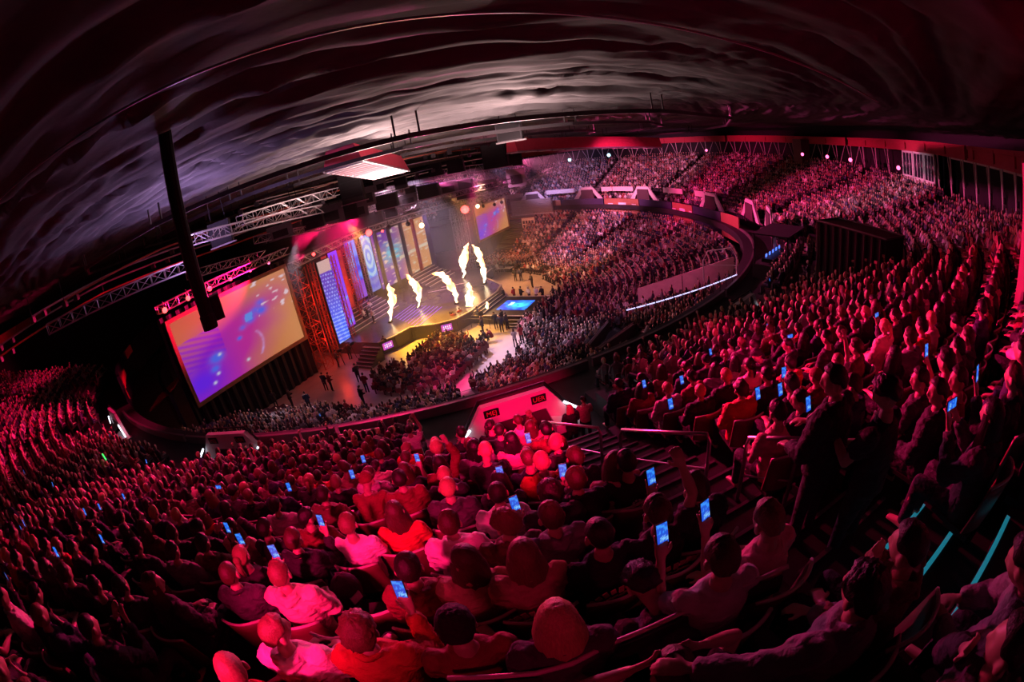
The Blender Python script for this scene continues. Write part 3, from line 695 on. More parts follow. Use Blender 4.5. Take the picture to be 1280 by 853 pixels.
led('led_column', -8.0, -.2, 1.6, 3.0, 10.2, fblueB, .85, 'tall pale-blue picture panel, right one of the pair')
led('led_wall', -8.2, 2.0, 13.4, 2.6, 9.9, fwall, .62, 'wide orange and violet LED wall behind dark columns', 90, 50)
# flat black back drape behind all
tag(MB().box(S(-9.0, .5, 5.5), (.2, 30, 11), SROT).build('backdrop', BLACKC), 'tall black backdrop behind the LED panels', 'curtain')
for k, v in enumerate((2.0, 4.6, 7.2, 9.8)):
    t = empty('stage_column', S(-7.4, v, 1.35), 0, '%s dark upright column in front of the orange LED wall' % ['first', 'second', 'third', 'fourth'][k], 'column', 'columns before the LED wall')
    part(MB().box(S(-7.4, v, 5.9), (.35, .42, 9.0), SROT), 'shaft', TRUSS_LIT if k == 3 else DTRUSS, t)
    part(MB().box(S(-7.4, v, 1.5), (.6, .7, .3), SROT), 'foot', DTRUSS, t)
    part(MB().box(S(-7.2, v, 10.3), (.5, .6, .25), SROT), 'cap', DTRUSS, t)
# bay panel with the red of the lit smoke put into its colour
tag(MB().box(S(-7.6, -5.6, 5.5), (.1, 3.2, 8.5), SROT).build('bay_screen', mat('bay_smoke_glow', (.55, .08, .06), .6, noise_scale=1.2, amount=.6)), 'bay panel coloured like red-lit smoke between the violet panel and the blue pictures', 'panel')
# horizontal trusses
BT = [(S(-2.6, -15, 10.9), S(-6.6, -1, 10.9), 'long lattice truss over the left half of the stage back'), (S(-6.6, -1, 10.9), S(-3.2, 15, 10.9), 'long lattice truss over the orange LED wall'),
      (S(-2.2, 17, 10.6), S(-2.2, 30, 10.6), 'lattice truss above the far side screen'), (S(-2.4, -29, 12.4), S(-2.4, -15, 12.4), 'lattice truss above the big left screen'),
      (S(3, -12, 14.2), S(3, 14, 14.2), 'lighting truss over the stage front, nearest of two'), (S(-1, -12, 13.6), S(-1, 14, 13.6), 'lighting truss over the stage middle')]
for a, c, lab in BT: truss(a, c, .6, .045, TRUSS, 'lighting_truss', lab, 'truss', 'horizontal lighting trusses over the stage', 1.0)
for (x0, y0, d0, x1, y1, d1, lab) in [(235, 345, 30, 330, 318, 34, 'short lattice truss behind the hanging pole, above the big screen'), (320, 300, 32, 410, 282, 38, 'lattice truss left of the hanging speakers'), (60, 412, 24, 240, 330, 24, 'long dim truss at the far left, above the empty stand'), (240, 300, 22, 400, 262, 30, 'long dim lattice truss meeting the pole from the right'), (300, 276, 24, 420, 240, 32, 'upper dim truss left of the big black speaker'), (500, 262, 38, 640, 226, 48, 'lattice truss under the small black speakers, centre'), (640, 240, 55, 690, 212, 60, 'pale lattice truss before the left end of the far stand')]:
    truss(at_d(x0, y0, d0), at_d(x1, y1, d1), .5, .04, TRUSS, 'lighting_truss', lab, 'truss', 'horizontal lighting trusses over the stage', .8)

# long pipes and cable trays of the roof rig
PIPE = mat('rig_pipe', (.38, .34, .36), .4, .5, noise_scale=6)
for k, (pts, d0, d1) in enumerate([([(0, 446), (130, 366), (290, 306), (400, 268)], 34, 44), ([(0, 432), (130, 354), (290, 296), (402, 258)], 34, 44), ([(40, 396), (160, 332), (300, 284), (420, 246)], 30, 42), ([(80, 376), (200, 312), (340, 266), (430, 236)], 28, 40),
        ([(300, 262), (380, 240), (470, 214)], 34, 42), ([(320, 252), (400, 232), (500, 208), (600, 190)], 34, 50), ([(440, 212), (520, 196), (610, 184)], 36, 46), ([(480, 226), (560, 206), (640, 192)], 40, 50), ([(455, 236), (540, 214), (650, 200)], 42, 52), ([(500, 200), (580, 184), (660, 172)], 34, 42), ([(350, 276), (430, 252), (520, 230), (600, 214)], 38, 50), ([(330, 300), (430, 272), (530, 250), (600, 240)], 40, 52)]):
    q = [at_d(x, y, d0 + (d1 - d0) * i / (len(pts) - 1)) for i, (x, y) in enumerate(pts)]
    t = empty('rig_pipe', q[0], 0, 'thin rig pipe under the roof over the stage, %s from the left' % ['first', 'second', 'third', 'fourth', 'fifth', 'sixth', 'seventh', 'eighth', 'ninth', 'tenth', 'eleventh', 'twelfth'][k], 'pipe', 'rig pipes under the roof')
    part(MB().tube(q, .05 if k > 3 else .07, 5), 'pipe', PIPE if k % 3 else TRUSS_LIT, t)
    for f in range(3): 
        p = q[min(f, len(q) - 1)]; part(MB().tube([p, p + Vector((0, 0, 1.2))], .025, 4), 'hanger', BLACK, t)
    for f in range(6):
        i = f % (len(q) - 1); p = q[i].lerp(q[i + 1], (f * .37) % 1); part(MB().box(p - Vector((0, 0, .22)), (.34, .28, .34), .3), 'clamped_lamp', DTRUSS, t)
# hanging speakers and boxes: (x0, y0, x1, y1 in the photograph, distance, kind)
SP = [(426, 218, 454, 253, 36, 'tall black speaker stack hung left of centre, under the red duct'), (422, 256, 448, 274, 38, 'black tilted speaker box below the tall black stack'), (470, 242, 497, 260, 40, 'wide black speaker box right of the tall black stack'),
      (482, 260, 496, 271, 42, 'small black speaker box under the wide one'), (493, 217, 508, 236, 42, 'small black speaker hung at the right end of the red duct'), (523, 230, 549, 247, 44, 'wide black speaker box over the stage centre'),
      (507, 233, 520, 244, 44, 'small black box left of the wide one over the stage centre'), (379, 267, 405, 285, 36, 'black tilted speaker box above the big screen\'s right corner'), (363, 256, 376, 269, 36, 'small black box at the upper left of the speaker group'),
      (604, 178, 634, 210, 40, 'tall black speaker hung before the far red duct'), (622, 152, 652, 176, 26, 'black box on the near girder above the tall far speaker'), (570, 224, 592, 248, 46, 'dark red-edged speaker box above the red stage lamp'), (262, 277, 290, 305, 26, 'black speaker box at far left, right of the hanging pole'),
      (637, 190, 652, 207, 46, 'small black box right of the tall far speaker'), (300, 176, 312, 196, 18, 'thin dark bracket hung from the cloth at left'), (560, 200, 580, 216, 44, 'black box hung above the stage centre line'), (536, 205, 552, 220, 44, 'small dark box left of the one above the centre line')]
for x0, y0, x1, y1, d, lab in SP:
    c = at_d((x0 + x1) / 2, (y0 + y1) / 2, d); sl = (c - CAM).length; wd = (x1 - x0) / F_PX * sl; hg = (y1 - y0) / F_PX * sl
    yaw = math.atan2(c.y, c.x) - math.pi / 2 - .15
    t = empty('hanging_speaker', c - Vector((0, 0, hg / 2)), yaw, lab, 'speaker', 'black speakers and boxes hung under the roof')
    b = MB(); b.box((0, 0, hg / 2), (wd, wd * .7, hg)); b.build('cabinet', BLACKC, t)
    nn = 4 if hg > 2 else 2
    for k in range(nn): MB().box((0, -wd * .36, hg * (k + .5) / nn), (wd * .92, .04, hg / nn * .88)).build('grille', BLACK, t)
    MB().box((0, 0, -.06), (wd * 1.25, wd * .2, .08)).build('cross_bar', RAILM, t)
    for s in (-1, 1): MB().tube([(s * wd * .35, 0, hg), (s * wd * .3, 0, hg + 1.6)], .03, 4).build('hanger', BLACK, t)
GREY = mat('grey_gear', (.11, .10, .11), .5, noise_scale=3)
for k, (x, y, d, wd, hg, lab) in enumerate([(413, 268, 37, 2.2, 1.5, 'grey lamp housing left of the black tilted box'), (448, 262, 38, 1.6, 1.3, 'grey lamp housing between the black speaker boxes'), (460, 245, 39, 1.2, 1.6, 'tall grey housing beside the tall black stack'), (510, 250, 43, 1.8, 1.1, 'grey housing over the stage centre, left one'), (560, 235, 45, 2.0, 1.2, 'grey housing left of the dark red-edged speaker'), (395, 250, 35, 1.2, 1.0, 'grey housing at the upper left of the speakers'), (350, 290, 33, 1.9, 1.0, 'grey housing at the left end of the speaker group'), (610, 232, 50, 2.0, 1.3, 'violet-lit grey housing over the far side screen'), (645, 222, 55, 2.2, 2.2, 'violet-lit grey cabinet before the left end of the far stand'), (475, 232, 40, 1.1, 1.0, 'small grey housing right of the tall black stack')]):
    c = at_d(x, y, d); t = empty('lamp_housing', c, math.atan2(c.y, c.x) - math.pi / 2, lab, 'housing', 'grey lamp housings among the speakers')
    MB().box((0, 0, 0), (wd, .7, hg)).build('housing', GREY, t); MB().tube([(0, 0, hg / 2), (0, 0, hg / 2 + 1.4)], .03, 4).build('hanger', BLACK, t)
    MB().box((0, -.37, -hg * .1), (wd * .6, .05, hg * .5)).build('lens_panel', BLACK, t)
# dark pole with a speaker at its lower end
c1 = at_d(205, 158, 9.2); c0 = Vector((c1.x, c1.y, at_d(262, 409, 9.2).z))
t = empty('hanging_pole', c0, 0, 'thick black pole hanging from the ceiling in front of the left screen', 'pole')
part(MB().tube([c0, c1 + Vector((0, 0, .6))], .15, 12), 'shaft', BLACK, t)
part(MB().tube([c0 - Vector((0, 0, .04)), c0 + Vector((0, 0, .25))], .17, 12), 'end_cap', BLACK, t)
part(MB().box(c1 + Vector((0, 0, .05)), (.9, .9, .12)), 'ceiling_plate', BLACK, t)
sp = at_d(270, 385, 9.4)
t = empty('pole_speaker', sp - Vector((0, 0, .2)), .65, 'small dark red loudspeaker clamped to the pole\'s lower end', 'speaker')
MB().box((0, 0, .22), (.26, .3, .5)).build('cabinet', mat('dark_red_case', (.10, .02, .02), .5), t); MB().box((0, -.16, .22), (.22, .02, .44)).build('grille', BLACK, t)
MB().tube([(-.3, 0, .2), (0, 0, .2)], .03, 5).build('bracket', BLACK, t)

# stage lamps: glowing heads (position, colour, radius)
LENS = {'red': mat('red_lens', (.8, .1, .1), .3, emit=(1, .05, .05), strength=6), 'warm': mat('warm_lens', (.9, .8, .6), .3, emit=(1, .55, .3), strength=7),
        'pink': mat('pink_lens', (.9, .3, .5), .3, emit=(1, .12, .3), strength=4), 'cyan': mat('cyan_lens', (.6, .9, .9), .3, emit=(.4, .85, 1), strength=4), 'off': BLACK}
SL = [(206, 388, 36, 'red', .22, 'first red stage lamp over the big screen, counting from its left corner'), (235, 373, 37, 'red', .20, 'second red stage lamp over the big screen'), (262, 361, 38, 'red', .20, 'third red stage lamp over the big screen'), (288, 349, 39, 'red', .16, 'fourth, dimmer red stage lamp over the big screen'), (313, 339, 40, 'red', .10, 'fifth, faint red stage lamp over the big screen'), (336, 329, 41, 'pink', .12, 'faint pink lamp near the right corner of the big screen'),
      (392, 318, 42, 'red', .16, 'red lamp on top of the broad lattice tower'), (461, 291, 50, 'red', .36, 'bright red stage lamp casting a red glow over the dark bay'), (452, 296, 50, 'pink', .14, 'small pink lamp left of the bright red one'), (581, 262, 58, 'red', .52, 'largest red-white stage lamp at the right of the stage back'), (597, 258, 60, 'warm', .26, 'warm lamp right of the largest red lamp'), (527, 282, 56, 'warm', .32, 'warm white lamp in front of the orange LED wall'), (478, 289, 52, 'red', .15, 'small red lamp between the blue picture panels'),
      (604, 258, 60, 'off', .2, 'unlit moving head, leftmost above the far side screen'), (618, 256, 61, 'off', .2, 'unlit moving head, middle one above the far side screen'), (627, 253, 62, 'off', .2, 'unlit moving head, rightmost above the far side screen'), (486, 284, 50, 'off', .25, 'unlit moving head above the pale-blue picture panel'), (510, 280, 50, 'off', .25, 'unlit moving head left of the warm white lamp'),
      (712, 200, 75, 'cyan', .26, 'cyan-white spotlight in front of the far stand, left one'), (761, 194, 90, 'cyan', .34, 'cyan-white lamp under the far red soffit'), (840, 183, 92, 'cyan', .28, 'small cyan-white lamp above the far stand near the middle'), (883, 188, 80, 'pink', .22, 'pink lamp at the far gallery left of the pillar'), (1003, 193, 58, 'pink', .2, 'pink lamp on a gallery post right of the pillar'), (1034, 196, 52, 'pink', .2, 'second pink lamp on a gallery post right of the pillar'), (1063, 200, 46, 'pink', .2, 'third pink lamp on a gallery post right of the pillar'), (1123, 210, 40, 'pink', .18, 'pink lamp on the post left of the white booths')]
for x, y, d, k, r, lab in SL:
    c = at_d(x, y, d); dirv = (CAM - c).normalized()
    t = empty('stage_lamp', c, 0, lab, 'lamp', 'lamps along the trusses and galleries')
    b = MB(); b.ball(c + dirv * .12, (r, r, r), 12, 8); part(b, 'lens', LENS[k], t, True)
    part(MB().tube([c - dirv * .1, c - dirv * (.5 + r)], r * 1.15, 10), 'head', BLACK, t)
    part(MB().tube([c - dirv * .3, c - dirv * .3 + Vector((0, 0, .7))], .05, 5), 'yoke', BLACK, t)
    if r > .3 and k in ('red', 'warm'): lamp('glow_light', 'POINT', c + dirv * .9, None, (1, .08, .06) if k == 'red' else (1, .6, .4), 90, .3)

# flame jets along the stage edge: centre line in the photograph, widths in pixels
FLM = bpy.data.materials.new('flame'); FLM.use_nodes = True
nt = FLM.node_tree; bs = nt.nodes['Principled BSDF']; lw = nt.nodes.new('ShaderNodeTexNoise'); lw.inputs['Scale'].default_value = 1.6; rp = nt.nodes.new('ShaderNodeValToRGB')
rp.color_ramp.elements[0].position = .3; rp.color_ramp.elements[0].color = (1, .34, .08, 1); rp.color_ramp.elements[1].position = .55; rp.color_ramp.elements[1].color = (1, .80, .48, 1)
nt.links.new(lw.outputs['Fac'], rp.inputs[0]); nt.links.new(rp.outputs[0], bs.inputs['Emission Color']); bs.inputs['Emission Strength'].default_value = 5.0; bs.inputs['Base Color'].default_value = (0, 0, 0, 1)
FL = [([(488, 402, 2), (488, 390, 6), (491, 375, 11), (489, 364, 9), (484, 355, 2)], 'flame jet nearest the left end of the stage'),
      ([(523, 384, 2), (524, 372, 6), (521, 360, 11), (514, 350, 8), (508, 343, 2)], 'second flame jet from the left, leaning left'),
      ([(571, 379, 2), (569, 367, 6), (562, 354, 12), (553, 344, 11), (542, 342, 3)], 'third flame jet from the left, curling left at the top'),
      ([(587, 382, 13), (587, 372, 10), (588, 362, 7), (586, 354, 2)], 'short broad flame jet near the corner of the forestage'),
      ([(580, 347, 2), (579, 335, 7), (580, 322, 14), (583, 310, 8), (585, 304, 2)], 'tall broad flame jet at the back right of the stage'),
      ([(606, 354, 2), (605, 340, 6), (601, 325, 9), (596, 312, 8), (591, 306, 2)], 'tall narrow flame jet at the far right, bending left'),
      ([(609, 387, 3), (609, 382, 3), (609, 377, 1)], 'tiny flame jet in the corner of the forestage')]
for k, (pts, lab) in enumerate(FL):
    b0 = at_z(pts[0][0], pts[0][1], .95 if k == 6 else 1.45); d = math.hypot(b0.x, b0.y)
    t = empty('flame_jet', b0, 0, lab, 'flame', 'flame jets along the stage')
    cl = []; rs = []
    for i in range(len(pts) - 1):
        for q in range(5):
            f = q / 5; x = pts[i][0] * (1 - f) + pts[i + 1][0] * f; y = pts[i][1] * (1 - f) + pts[i + 1][1] * f; w_ = pts[i][2] * (1 - f) + pts[i + 1][2] * f
            c = at_d(x, y, d); cl.append(c); rs.append(w_ * .42 / F_PX * d * (1 + .5 * noise.noise(Vector((x * .3, y * .3, k)))))
    cl.append(at_d(pts[-1][0], pts[-1][1], d)); rs.append(.03)
    me = MB().tube(cl, rs, 12)
    me.v = [tuple(Vector(v) + Vector((noise.noise(Vector(v) * 2.2), noise.noise(Vector(v) * 2.2 + Vector((5, 5, 5))), 0)) * .3) for v in me.v]
    part(me, 'flame', FLM, t, True)
    part(MB().box(b0 - Vector((0, 0, .02)), (.4, .4, .16), SROT), 'burner', BLACK, t)
    mid = cl[len(cl) // 2]
    if k != 6: lamp('flame_light', 'POINT', mid + Vector((.5, -1.1, .3)), None, (1, .50, .18), 210, .6)

# ================================================================ PEOPLE
def remesh(mb, voxel, ratio=None, smooth_it=2, m=None, folds=0.0):
    me = mb.mesh('tmp'); o = bpy.data.objects.new('tmp', me); COL.objects.link(o)
    r = o.modifiers.new('r', 'REMESH'); r.mode = 'VOXEL'; r.voxel_size = voxel
    if smooth_it: q = o.modifiers.new('s', 'SMOOTH'); q.factor = .5; q.iterations = smooth_it
    if ratio: q = o.modifiers.new('d', 'DECIMATE'); q.ratio = ratio
    dg = bpy.context.evaluated_depsgraph_get(); out = bpy.data.meshes.new_from_object(o.evaluated_get(dg))
    bpy.data.objects.remove(o)
    if folds:
        for v in out.vertices:
            c = v.co; q = 1.3 * (.35 - abs(noise.noise(Vector((c.x * 7 + c.z * 5, c.y * 8, c.z * 15))))) + .6 * noise.noise(Vector((c.x * 20, c.y * 20, c.z * 34)))
            v.co = c + v.normal * q * folds
    out.materials.clear(); out.materials.append(m); out.polygons.foreach_set('use_smooth', [True] * len(out.polygons))
    return out
def V(*a): return Vector(a)
def joints(kind):
    st = kind.startswith('stand')
    lean = {'lean': .42, 'bent': .75}.get(kind, .04)
    hz_ = .95 if st else .50
    j = {'pel': V(0, 0, hz_), 'belly': V(0, lean * .16, hz_ + .18), 'chest': V(0, lean * .34, hz_ + .38 - lean * .05), 'neck': V(0, lean * .56, hz_ + .54 - lean * .14), 'head': V(0, .03 + lean * .76, hz_ + .705 - lean * .24)}
    j['yaw'] = {'lookL': 40, 'lookR': -40, 'stand_staff': 38, 'stand_phone': 22, 'chin': 8}.get(kind, 0); j['pitch'] = {'lean': 24, 'bent': 50, 'stand_phone': 22, 'both': 4}.get(kind, 2)
    for s, k in ((1, 'R'), (-1, 'L')):
        j['sh' + k] = j['neck'] + V(s * .185, .0, -.075)
        j['el' + k] = j['sh' + k] + V(s * .055, .06, -.27); j['wr' + k] = j['sh' + k] + V(-s * .07, .28, -.33)
        j['hip' + k] = V(s * .095, 0, hz_ - .02)
        if st: j['kn' + k] = V(s * .11, .02, .50); j['an' + k] = V(s * .12, -.01, .09)
        else: j['kn' + k] = V(s * (.13 if s > 0 else .12), .43, .49); j['an' + k] = V(s * .12, .42, .09)
    def arm(k, e, w_): j['el' + k] = j['sh' + k] + V(*e); j['wr' + k] = j['sh' + k] + V(*w_)
    if kind == 'phoneR': arm('R', (.07, .17, -.22), (.02, .31, .02))
    if kind == 'phoneL': arm('L', (-.07, .17, -.22), (-.02, .31, .02))
    if kind == 'both': arm('R', (.05, .18, -.21), (-.09, .34, .02)); arm('L', (-.05, .18, -.21), (.09, .34, .02))
    if kind in ('lean', 'bent'): arm('R', (.05, .12, -.26), (-.10, .30, -.30)); arm('L', (-.05, .12, -.26), (.10, .30, -.30))
    if kind == 'chin': arm('R', (.0, .20, -.20), (-.15, .17, .045))
    if kind == 'clap': arm('R', (.06, .13, -.24), (-.16, .30, -.06)); arm('L', (-.06, .13, -.24), (.16, .30, -.06))
    if kind == 'armup': arm('R', (.10, .06, .24), (.02, .10, .49))
    if kind == 'armout': arm('L', (-.24, .10, -.05), (-.47, .24, -.02))
    if kind == 'headhold': arm('L', (-.18, .12, .14), (.02, .10, .25)); arm('R', (.16, .12, .14), (-.02, .10, .25))
    if kind == 'stand_staff': arm('R', (.06, .10, -.26), (-.02, .30, -.30)); arm('L', (-.06, .06, -.27), (.03, .25, -.34))
    if kind == 'stand_phone': arm('L', (-.05, .12, -.25), (.06, .34, -.16)); arm('R', (.06, .05, -.28), (.0, .26, -.36))
    return j
def head_fn(d, p):
    x, y, z = d
    if z < 0: p.x *= 1 - .34 * (-z) ** 1.6; p.y *= 1 - .08 * (-z)
    if y > 0:
        p.y += .036 * math.exp(-(x * x / .014 + (z + .20) ** 2 / .030)) + .012 * math.exp(-(x * x / .008 + (z - .02) ** 2 / .04))
        p.y -= .016 * math.exp(-((abs(x) - .38) ** 2 / .022 + (z - .03) ** 2 / .012))
        p.y += .010 * math.exp(-(x * x / .06 + (z + .50) ** 2 / .006)) - .007 * math.exp(-(x * x / .09 + (z + .61) ** 2 / .003)) + .018 * math.exp(-(x * x / .08 + (z + .84) ** 2 / .012))
        p.y += .010 * math.exp(-((z - .20) ** 2 / .008)) * max(0, 1 - abs(x) * 1.3)
    elif z > -.3: p.y -= .006
    return p
def body_mb(j):
    b = MB(); H = j['head']; M = Matrix.Rotation(D(j['yaw']), 3, 'Z') @ Matrix.Rotation(-D(j['pitch']), 3, 'X')
    b.ball(H, (.079, .098, .115), 34, 26, M=M, fn=head_fn)
    for s in (-1, 1): b.ball(H + M @ V(s * .088, -.006, -.012), (.016, .026, .036), 10, 8, M=M @ Matrix.Rotation(s * .35, 3, 'Z'))
    b.tube([j['neck'] + V(0, -.01, -.05), j['neck'] + V(0, 0, .05), H + V(0, -.012, -.06)], [.066, .055, .054], 12)
    b.tube([j['pel'] - V(0, 0, .10), j['pel'], j['belly'], j['chest'], j['neck'] + V(0, 0, -.06), j['neck'] + V(0, 0, .0)], [(.11, .15), (.12, .165), (.10, .145), (.115, .17), (.075, .15), (.045, .06)], 14, side=(0, 1, 0))
    for k, s in (('R', 1), ('L', -1)):
        b.tube([j['sh' + k] + V(-s * .03, 0, .01), j['sh' + k], (j['sh' + k] + j['el' + k]) / 2, j['el' + k]], [.045, .056, .047, .038], 10)
        b.ball(j['sh' + k], .056, 10, 8); b.ball(j['el' + k], .039, 8, 6)
        b.tube([j['el' + k], j['el' + k] * .65 + j['wr' + k] * .35, j['wr' + k]], [.038, .041, .026], 10)
        f = (j['wr' + k] - j['el' + k]).normalized(); sd = V(1, 0, 0) - f * f.x; sd = sd.normalized() if sd.length > .1 else V(0, 1, 0); up = f.cross(sd)
        pc = j['wr' + k] + f * .05
        b.tube([j['wr' + k] - f * .01, j['wr' + k] + f * .03, j['wr' + k] + f * .085], [(.026, .018), (.040, .017), (.042, .014)], 10, side=sd)
        for q, (o_, ln) in enumerate(((-.033, .070), (-.011, .080), (.011, .074), (.033, .058))):
            a_ = j['wr' + k] + f * .08 + sd * o_; c1_ = a_ + f * ln * .5 + up * .008; c2_ = c1_ + f * ln * .35 + up * .026
            b.tube([a_, c1_, c2_], [.0105, .0098, .008], 7)
        tb = j['wr' + k] + f * .03 - sd * s * .034; b.tube([tb, tb - sd * s * .028 + f * .03 + up * .012, tb - sd * s * .030 + f * .058 + up * .022], [.013, .012, .0095], 7)
        b.tube([j['hip' + k], (j['hip' + k] + j['kn' + k]) / 2, j['kn' + k]], [.085, .075, .055], 10); b.ball(j['kn' + k], .055, 8, 6)
        b.tube([j['kn' + k], j['kn' + k] * .65 + j['an' + k] * .35, j['an' + k]], [.052, .056, .036], 10)
        b.tube([j['an' + k] + V(0, -.05, -.04), j['an' + k] + V(0, .04, -.035), j['an' + k] + V(0, .16, -.06)], [(.036, .035), (.042, .035), (.02, .035)], 8, side=(0, 0, 1))
    return b
def top_mb(j, kind):
    b = MB(); g = {'t_shirt': .014, 'jacket': .030, 'hoodie': .028}[kind]
    b.tube([j['pel'] - V(0, 0, .06), j['pel'], j['belly'], j['chest'], j['neck'] + V(0, 0, -.055), j['neck'] + V(0, -.005, -.005)],
           [(.125 + g, .165 + g), (.13 + g, .17 + g), (.115 + g, .155 + g), (.125 + g, .178 + g), (.082 + g, .155 + g), (.055 + g, .070 + g)], 16, side=(0, 1, 0))
    for k, s in (('R', 1), ('L', -1)):
        b.ball(j['sh' + k], .058 + g, 10, 8)
        e = j['el' + k]; sh = j['sh' + k]; m_ = (sh + e) / 2
        if kind == 't_shirt':
            q = sh * .35 + e * .65; b.tube([sh, m_, q], [.058 + g, .055 + g, .058 + g], 10)
        else:
            b.tube([sh, m_, e], [.056 + g, .050 + g, .044 + g], 10); b.ball(e, .045 + g, 8, 6); w_ = j['wr' + k]
            b.tube([e, e * .5 + w_ * .5, w_ * .93 + e * .07], [.044 + g, .042 + g * .8, .034 + g * .5], 10)
    if kind == 'hoodie':
        n_ = j['neck']; b.tube([n_ + V(-.09, .03, .0), n_ + V(-.08, -.07, .0), n_ + V(0, -.115, -.03), n_ + V(.08, -.07, .0), n_ + V(.09, .03, .0)], [.03, .042, .055, .042, .03], 9)
    if kind == 'jacket':
        n_ = j['neck']; b.tube([n_ + V(-.07, .05, -.01), n_ + V(-.075, -.04, .03), n_ + V(0, -.078, .035), n_ + V(.075, -.04, .03), n_ + V(.07, .05, -.01)], [.018] * 5, 7)
    return b
def trouser_mb(j):
    b = MB(); b.tube([j['pel'] + V(0, 0, .06), j['pel'], j['pel'] - V(0, 0, .09)], [(.13, .17), (.135, .178), (.12, .165)], 14, side=(0, 1, 0))
    for k in 'RL':
        b.tube([j['hip' + k], (j['hip' + k] + j['kn' + k]) / 2, j['kn' + k]], [.10, .088, .068], 10); b.ball(j['kn' + k], .068, 8, 6)
        b.tube([j['kn' + k], (j['kn' + k] + j['an' + k]) / 2, j['an' + k] - V(0, 0, .02)], [.066, .062, .058], 10)
    return b
def hair_mb(style):
    b = MB(); nu, nv = 30, 14; vs = []; thick = {'short': .012, 'crop': .007, 'curly': .030, 'long': .014, 'bun': .014, 'beanie': .020, 'cap': .014}[style]
    def lim(t):
        t = abs(t); f = 52 if style != 'beanie' else 78; s_ = 80; k = 114
        if style == 'beanie': s_, k = 88, 100
        if style == 'cap': f, s_, k = 74, 84, 100
        if style == 'crop': f, s_, k = 56, 80, 112
        return f + (s_ - f) * sm(38, 75, t) + (k - s_) * sm(95, 150, t)
    for jv in range(nv + 1):
        for i in range(nu):
            t = 360 * i / nu - 180; ph = D(lim(t)) * jv / nv
            ph *= 1 + (.05 * noise.noise(V(t * .09, 3, 1)) if jv > nv - 3 else 0); d = V(-math.sin(D(t)) * math.sin(ph), math.cos(D(t)) * math.sin(ph), math.cos(ph))
            th = thick * (1 if jv < nv else .1) * (1 + .5 * noise.noise(d * 6)) + (.018 * noise.noise(d * 11) if style == 'curly' else .004 * noise.noise(d * 20))
            if style == 'short' and d.y > .2: th += .012 * d.z
            vs.append(V(d.x * (.083 + th), d.y * (.101 + th), d.z * (.116 + th * .8)))
    fs = []
    for jv in range(nv):
        for i in range(nu): a, c = jv * nu + i, jv * nu + (i + 1) % nu; fs.append((a, a + nu, c + nu, c))
    b.add(vs, fs)
    if style == 'long':
        vs = []; n_ = 16; m_ = 9
        for jv in range(m_ + 1):
            for i in range(n_ + 1):
                t = D(75 + 210 * i / n_); r = .092 + .02 * math.sin(jv / m_ * 3.1) + .010 * noise.noise(V(i * .9, jv * .25, 2)); z = .03 - .31 * jv / m_ + .06 * noise.noise(V(i * .7, 0, 4)) * jv / m_
                sp_ = 1 + .32 * (jv / m_) ** 1.3
                vs.append(V(-math.sin(t) * (r) * sp_, math.cos(t) * (r + .02) * 1.05 + .01, z))
        b.add(vs, [(jv * (n_ + 1) + i, jv * (n_ + 1) + i + 1, (jv + 1) * (n_ + 1) + i + 1, (jv + 1) * (n_ + 1) + i) for jv in range(m_) for i in range(n_)])
        b.add([v * 1 - V(0, 0, 0) + V(0, .018, 0) for v in vs], [(jv * (n_ + 1) + i, (jv + 1) * (n_ + 1) + i, (jv + 1) * (n_ + 1) + i + 1, jv * (n_ + 1) + i + 1) for jv in range(m_) for i in range(n_)])
    if style == 'bun': b.ball((0, -.115, .04), .045, 12, 8); b.tube([(0, -.13, .02), (0, -.16, -.06), (0, -.15, -.16)], [.03, .03, .012], 8)
    if style == 'cap': b.hexa([(-.06, .09, .035), (.06, .09, .035), (.05, .185, .02), (-.05, .185, .02), (-.06, .09, .045), (.06, .09, .045), (.05, .185, .028), (-.05, .185, .028)])
    return b
POSES = {}; HAIRS = {}; TOPS = {}
def lod(me, ratio):
    o = bpy.data.objects.new('tmp', me); COL.objects.link(o); q = o.modifiers.new('d', 'DECIMATE'); q.ratio = ratio
    out = bpy.data.meshes.new_from_object(o.evaluated_get(bpy.context.evaluated_depsgraph_get())); bpy.data.objects.remove(o); return out
def get_pose(kind):
    if kind not in POSES:
        j = joints(kind); bm_ = remesh(body_mb(j), .0085, .24, 1, SKIN); tr = remesh(trouser_mb(j), .03, .5, 2, CLOTH, .006)
        POSES[kind] = (j, bm_, tr, lod(bm_, .12), lod(tr, .3))
    return POSES[kind]
def get_top(kind, top):
    if (kind, top) not in TOPS:
        j = joints(kind); t = remesh(top_mb(j, top), .018, .6, 2, CLOTH, {'t_shirt': .014, 'jacket': .024, 'hoodie': .020}[top]); TOPS[(kind, top)] = (t, lod(t, .12))
    return TOPS[(kind, top)]
def get_hair(st):
    if st not in HAIRS:
        m = HAIRM if st not in ('beanie', 'cap') else CLOTH
        h = hair_mb(st).mesh(st, m, True); HAIRS[st] = (h, lod(h, .35))
    return HAIRS[st]
EYE = mat('eye', (.5, .5, .5), .2); eye_me = None
PHM = mat('phone_case', (.01, .01, .012), .3)
def fphone(u, v):
    c = (.01, .09, .70); k = nz(u, v, 5, 3)
    if v > .55 and k > 0: c = (.04, .32, 1)
    if .15 < v < .4 and u > .2 and nz(u, v, 14) > 0: c = (.2, .55, 1)
    return c
ph_me = None
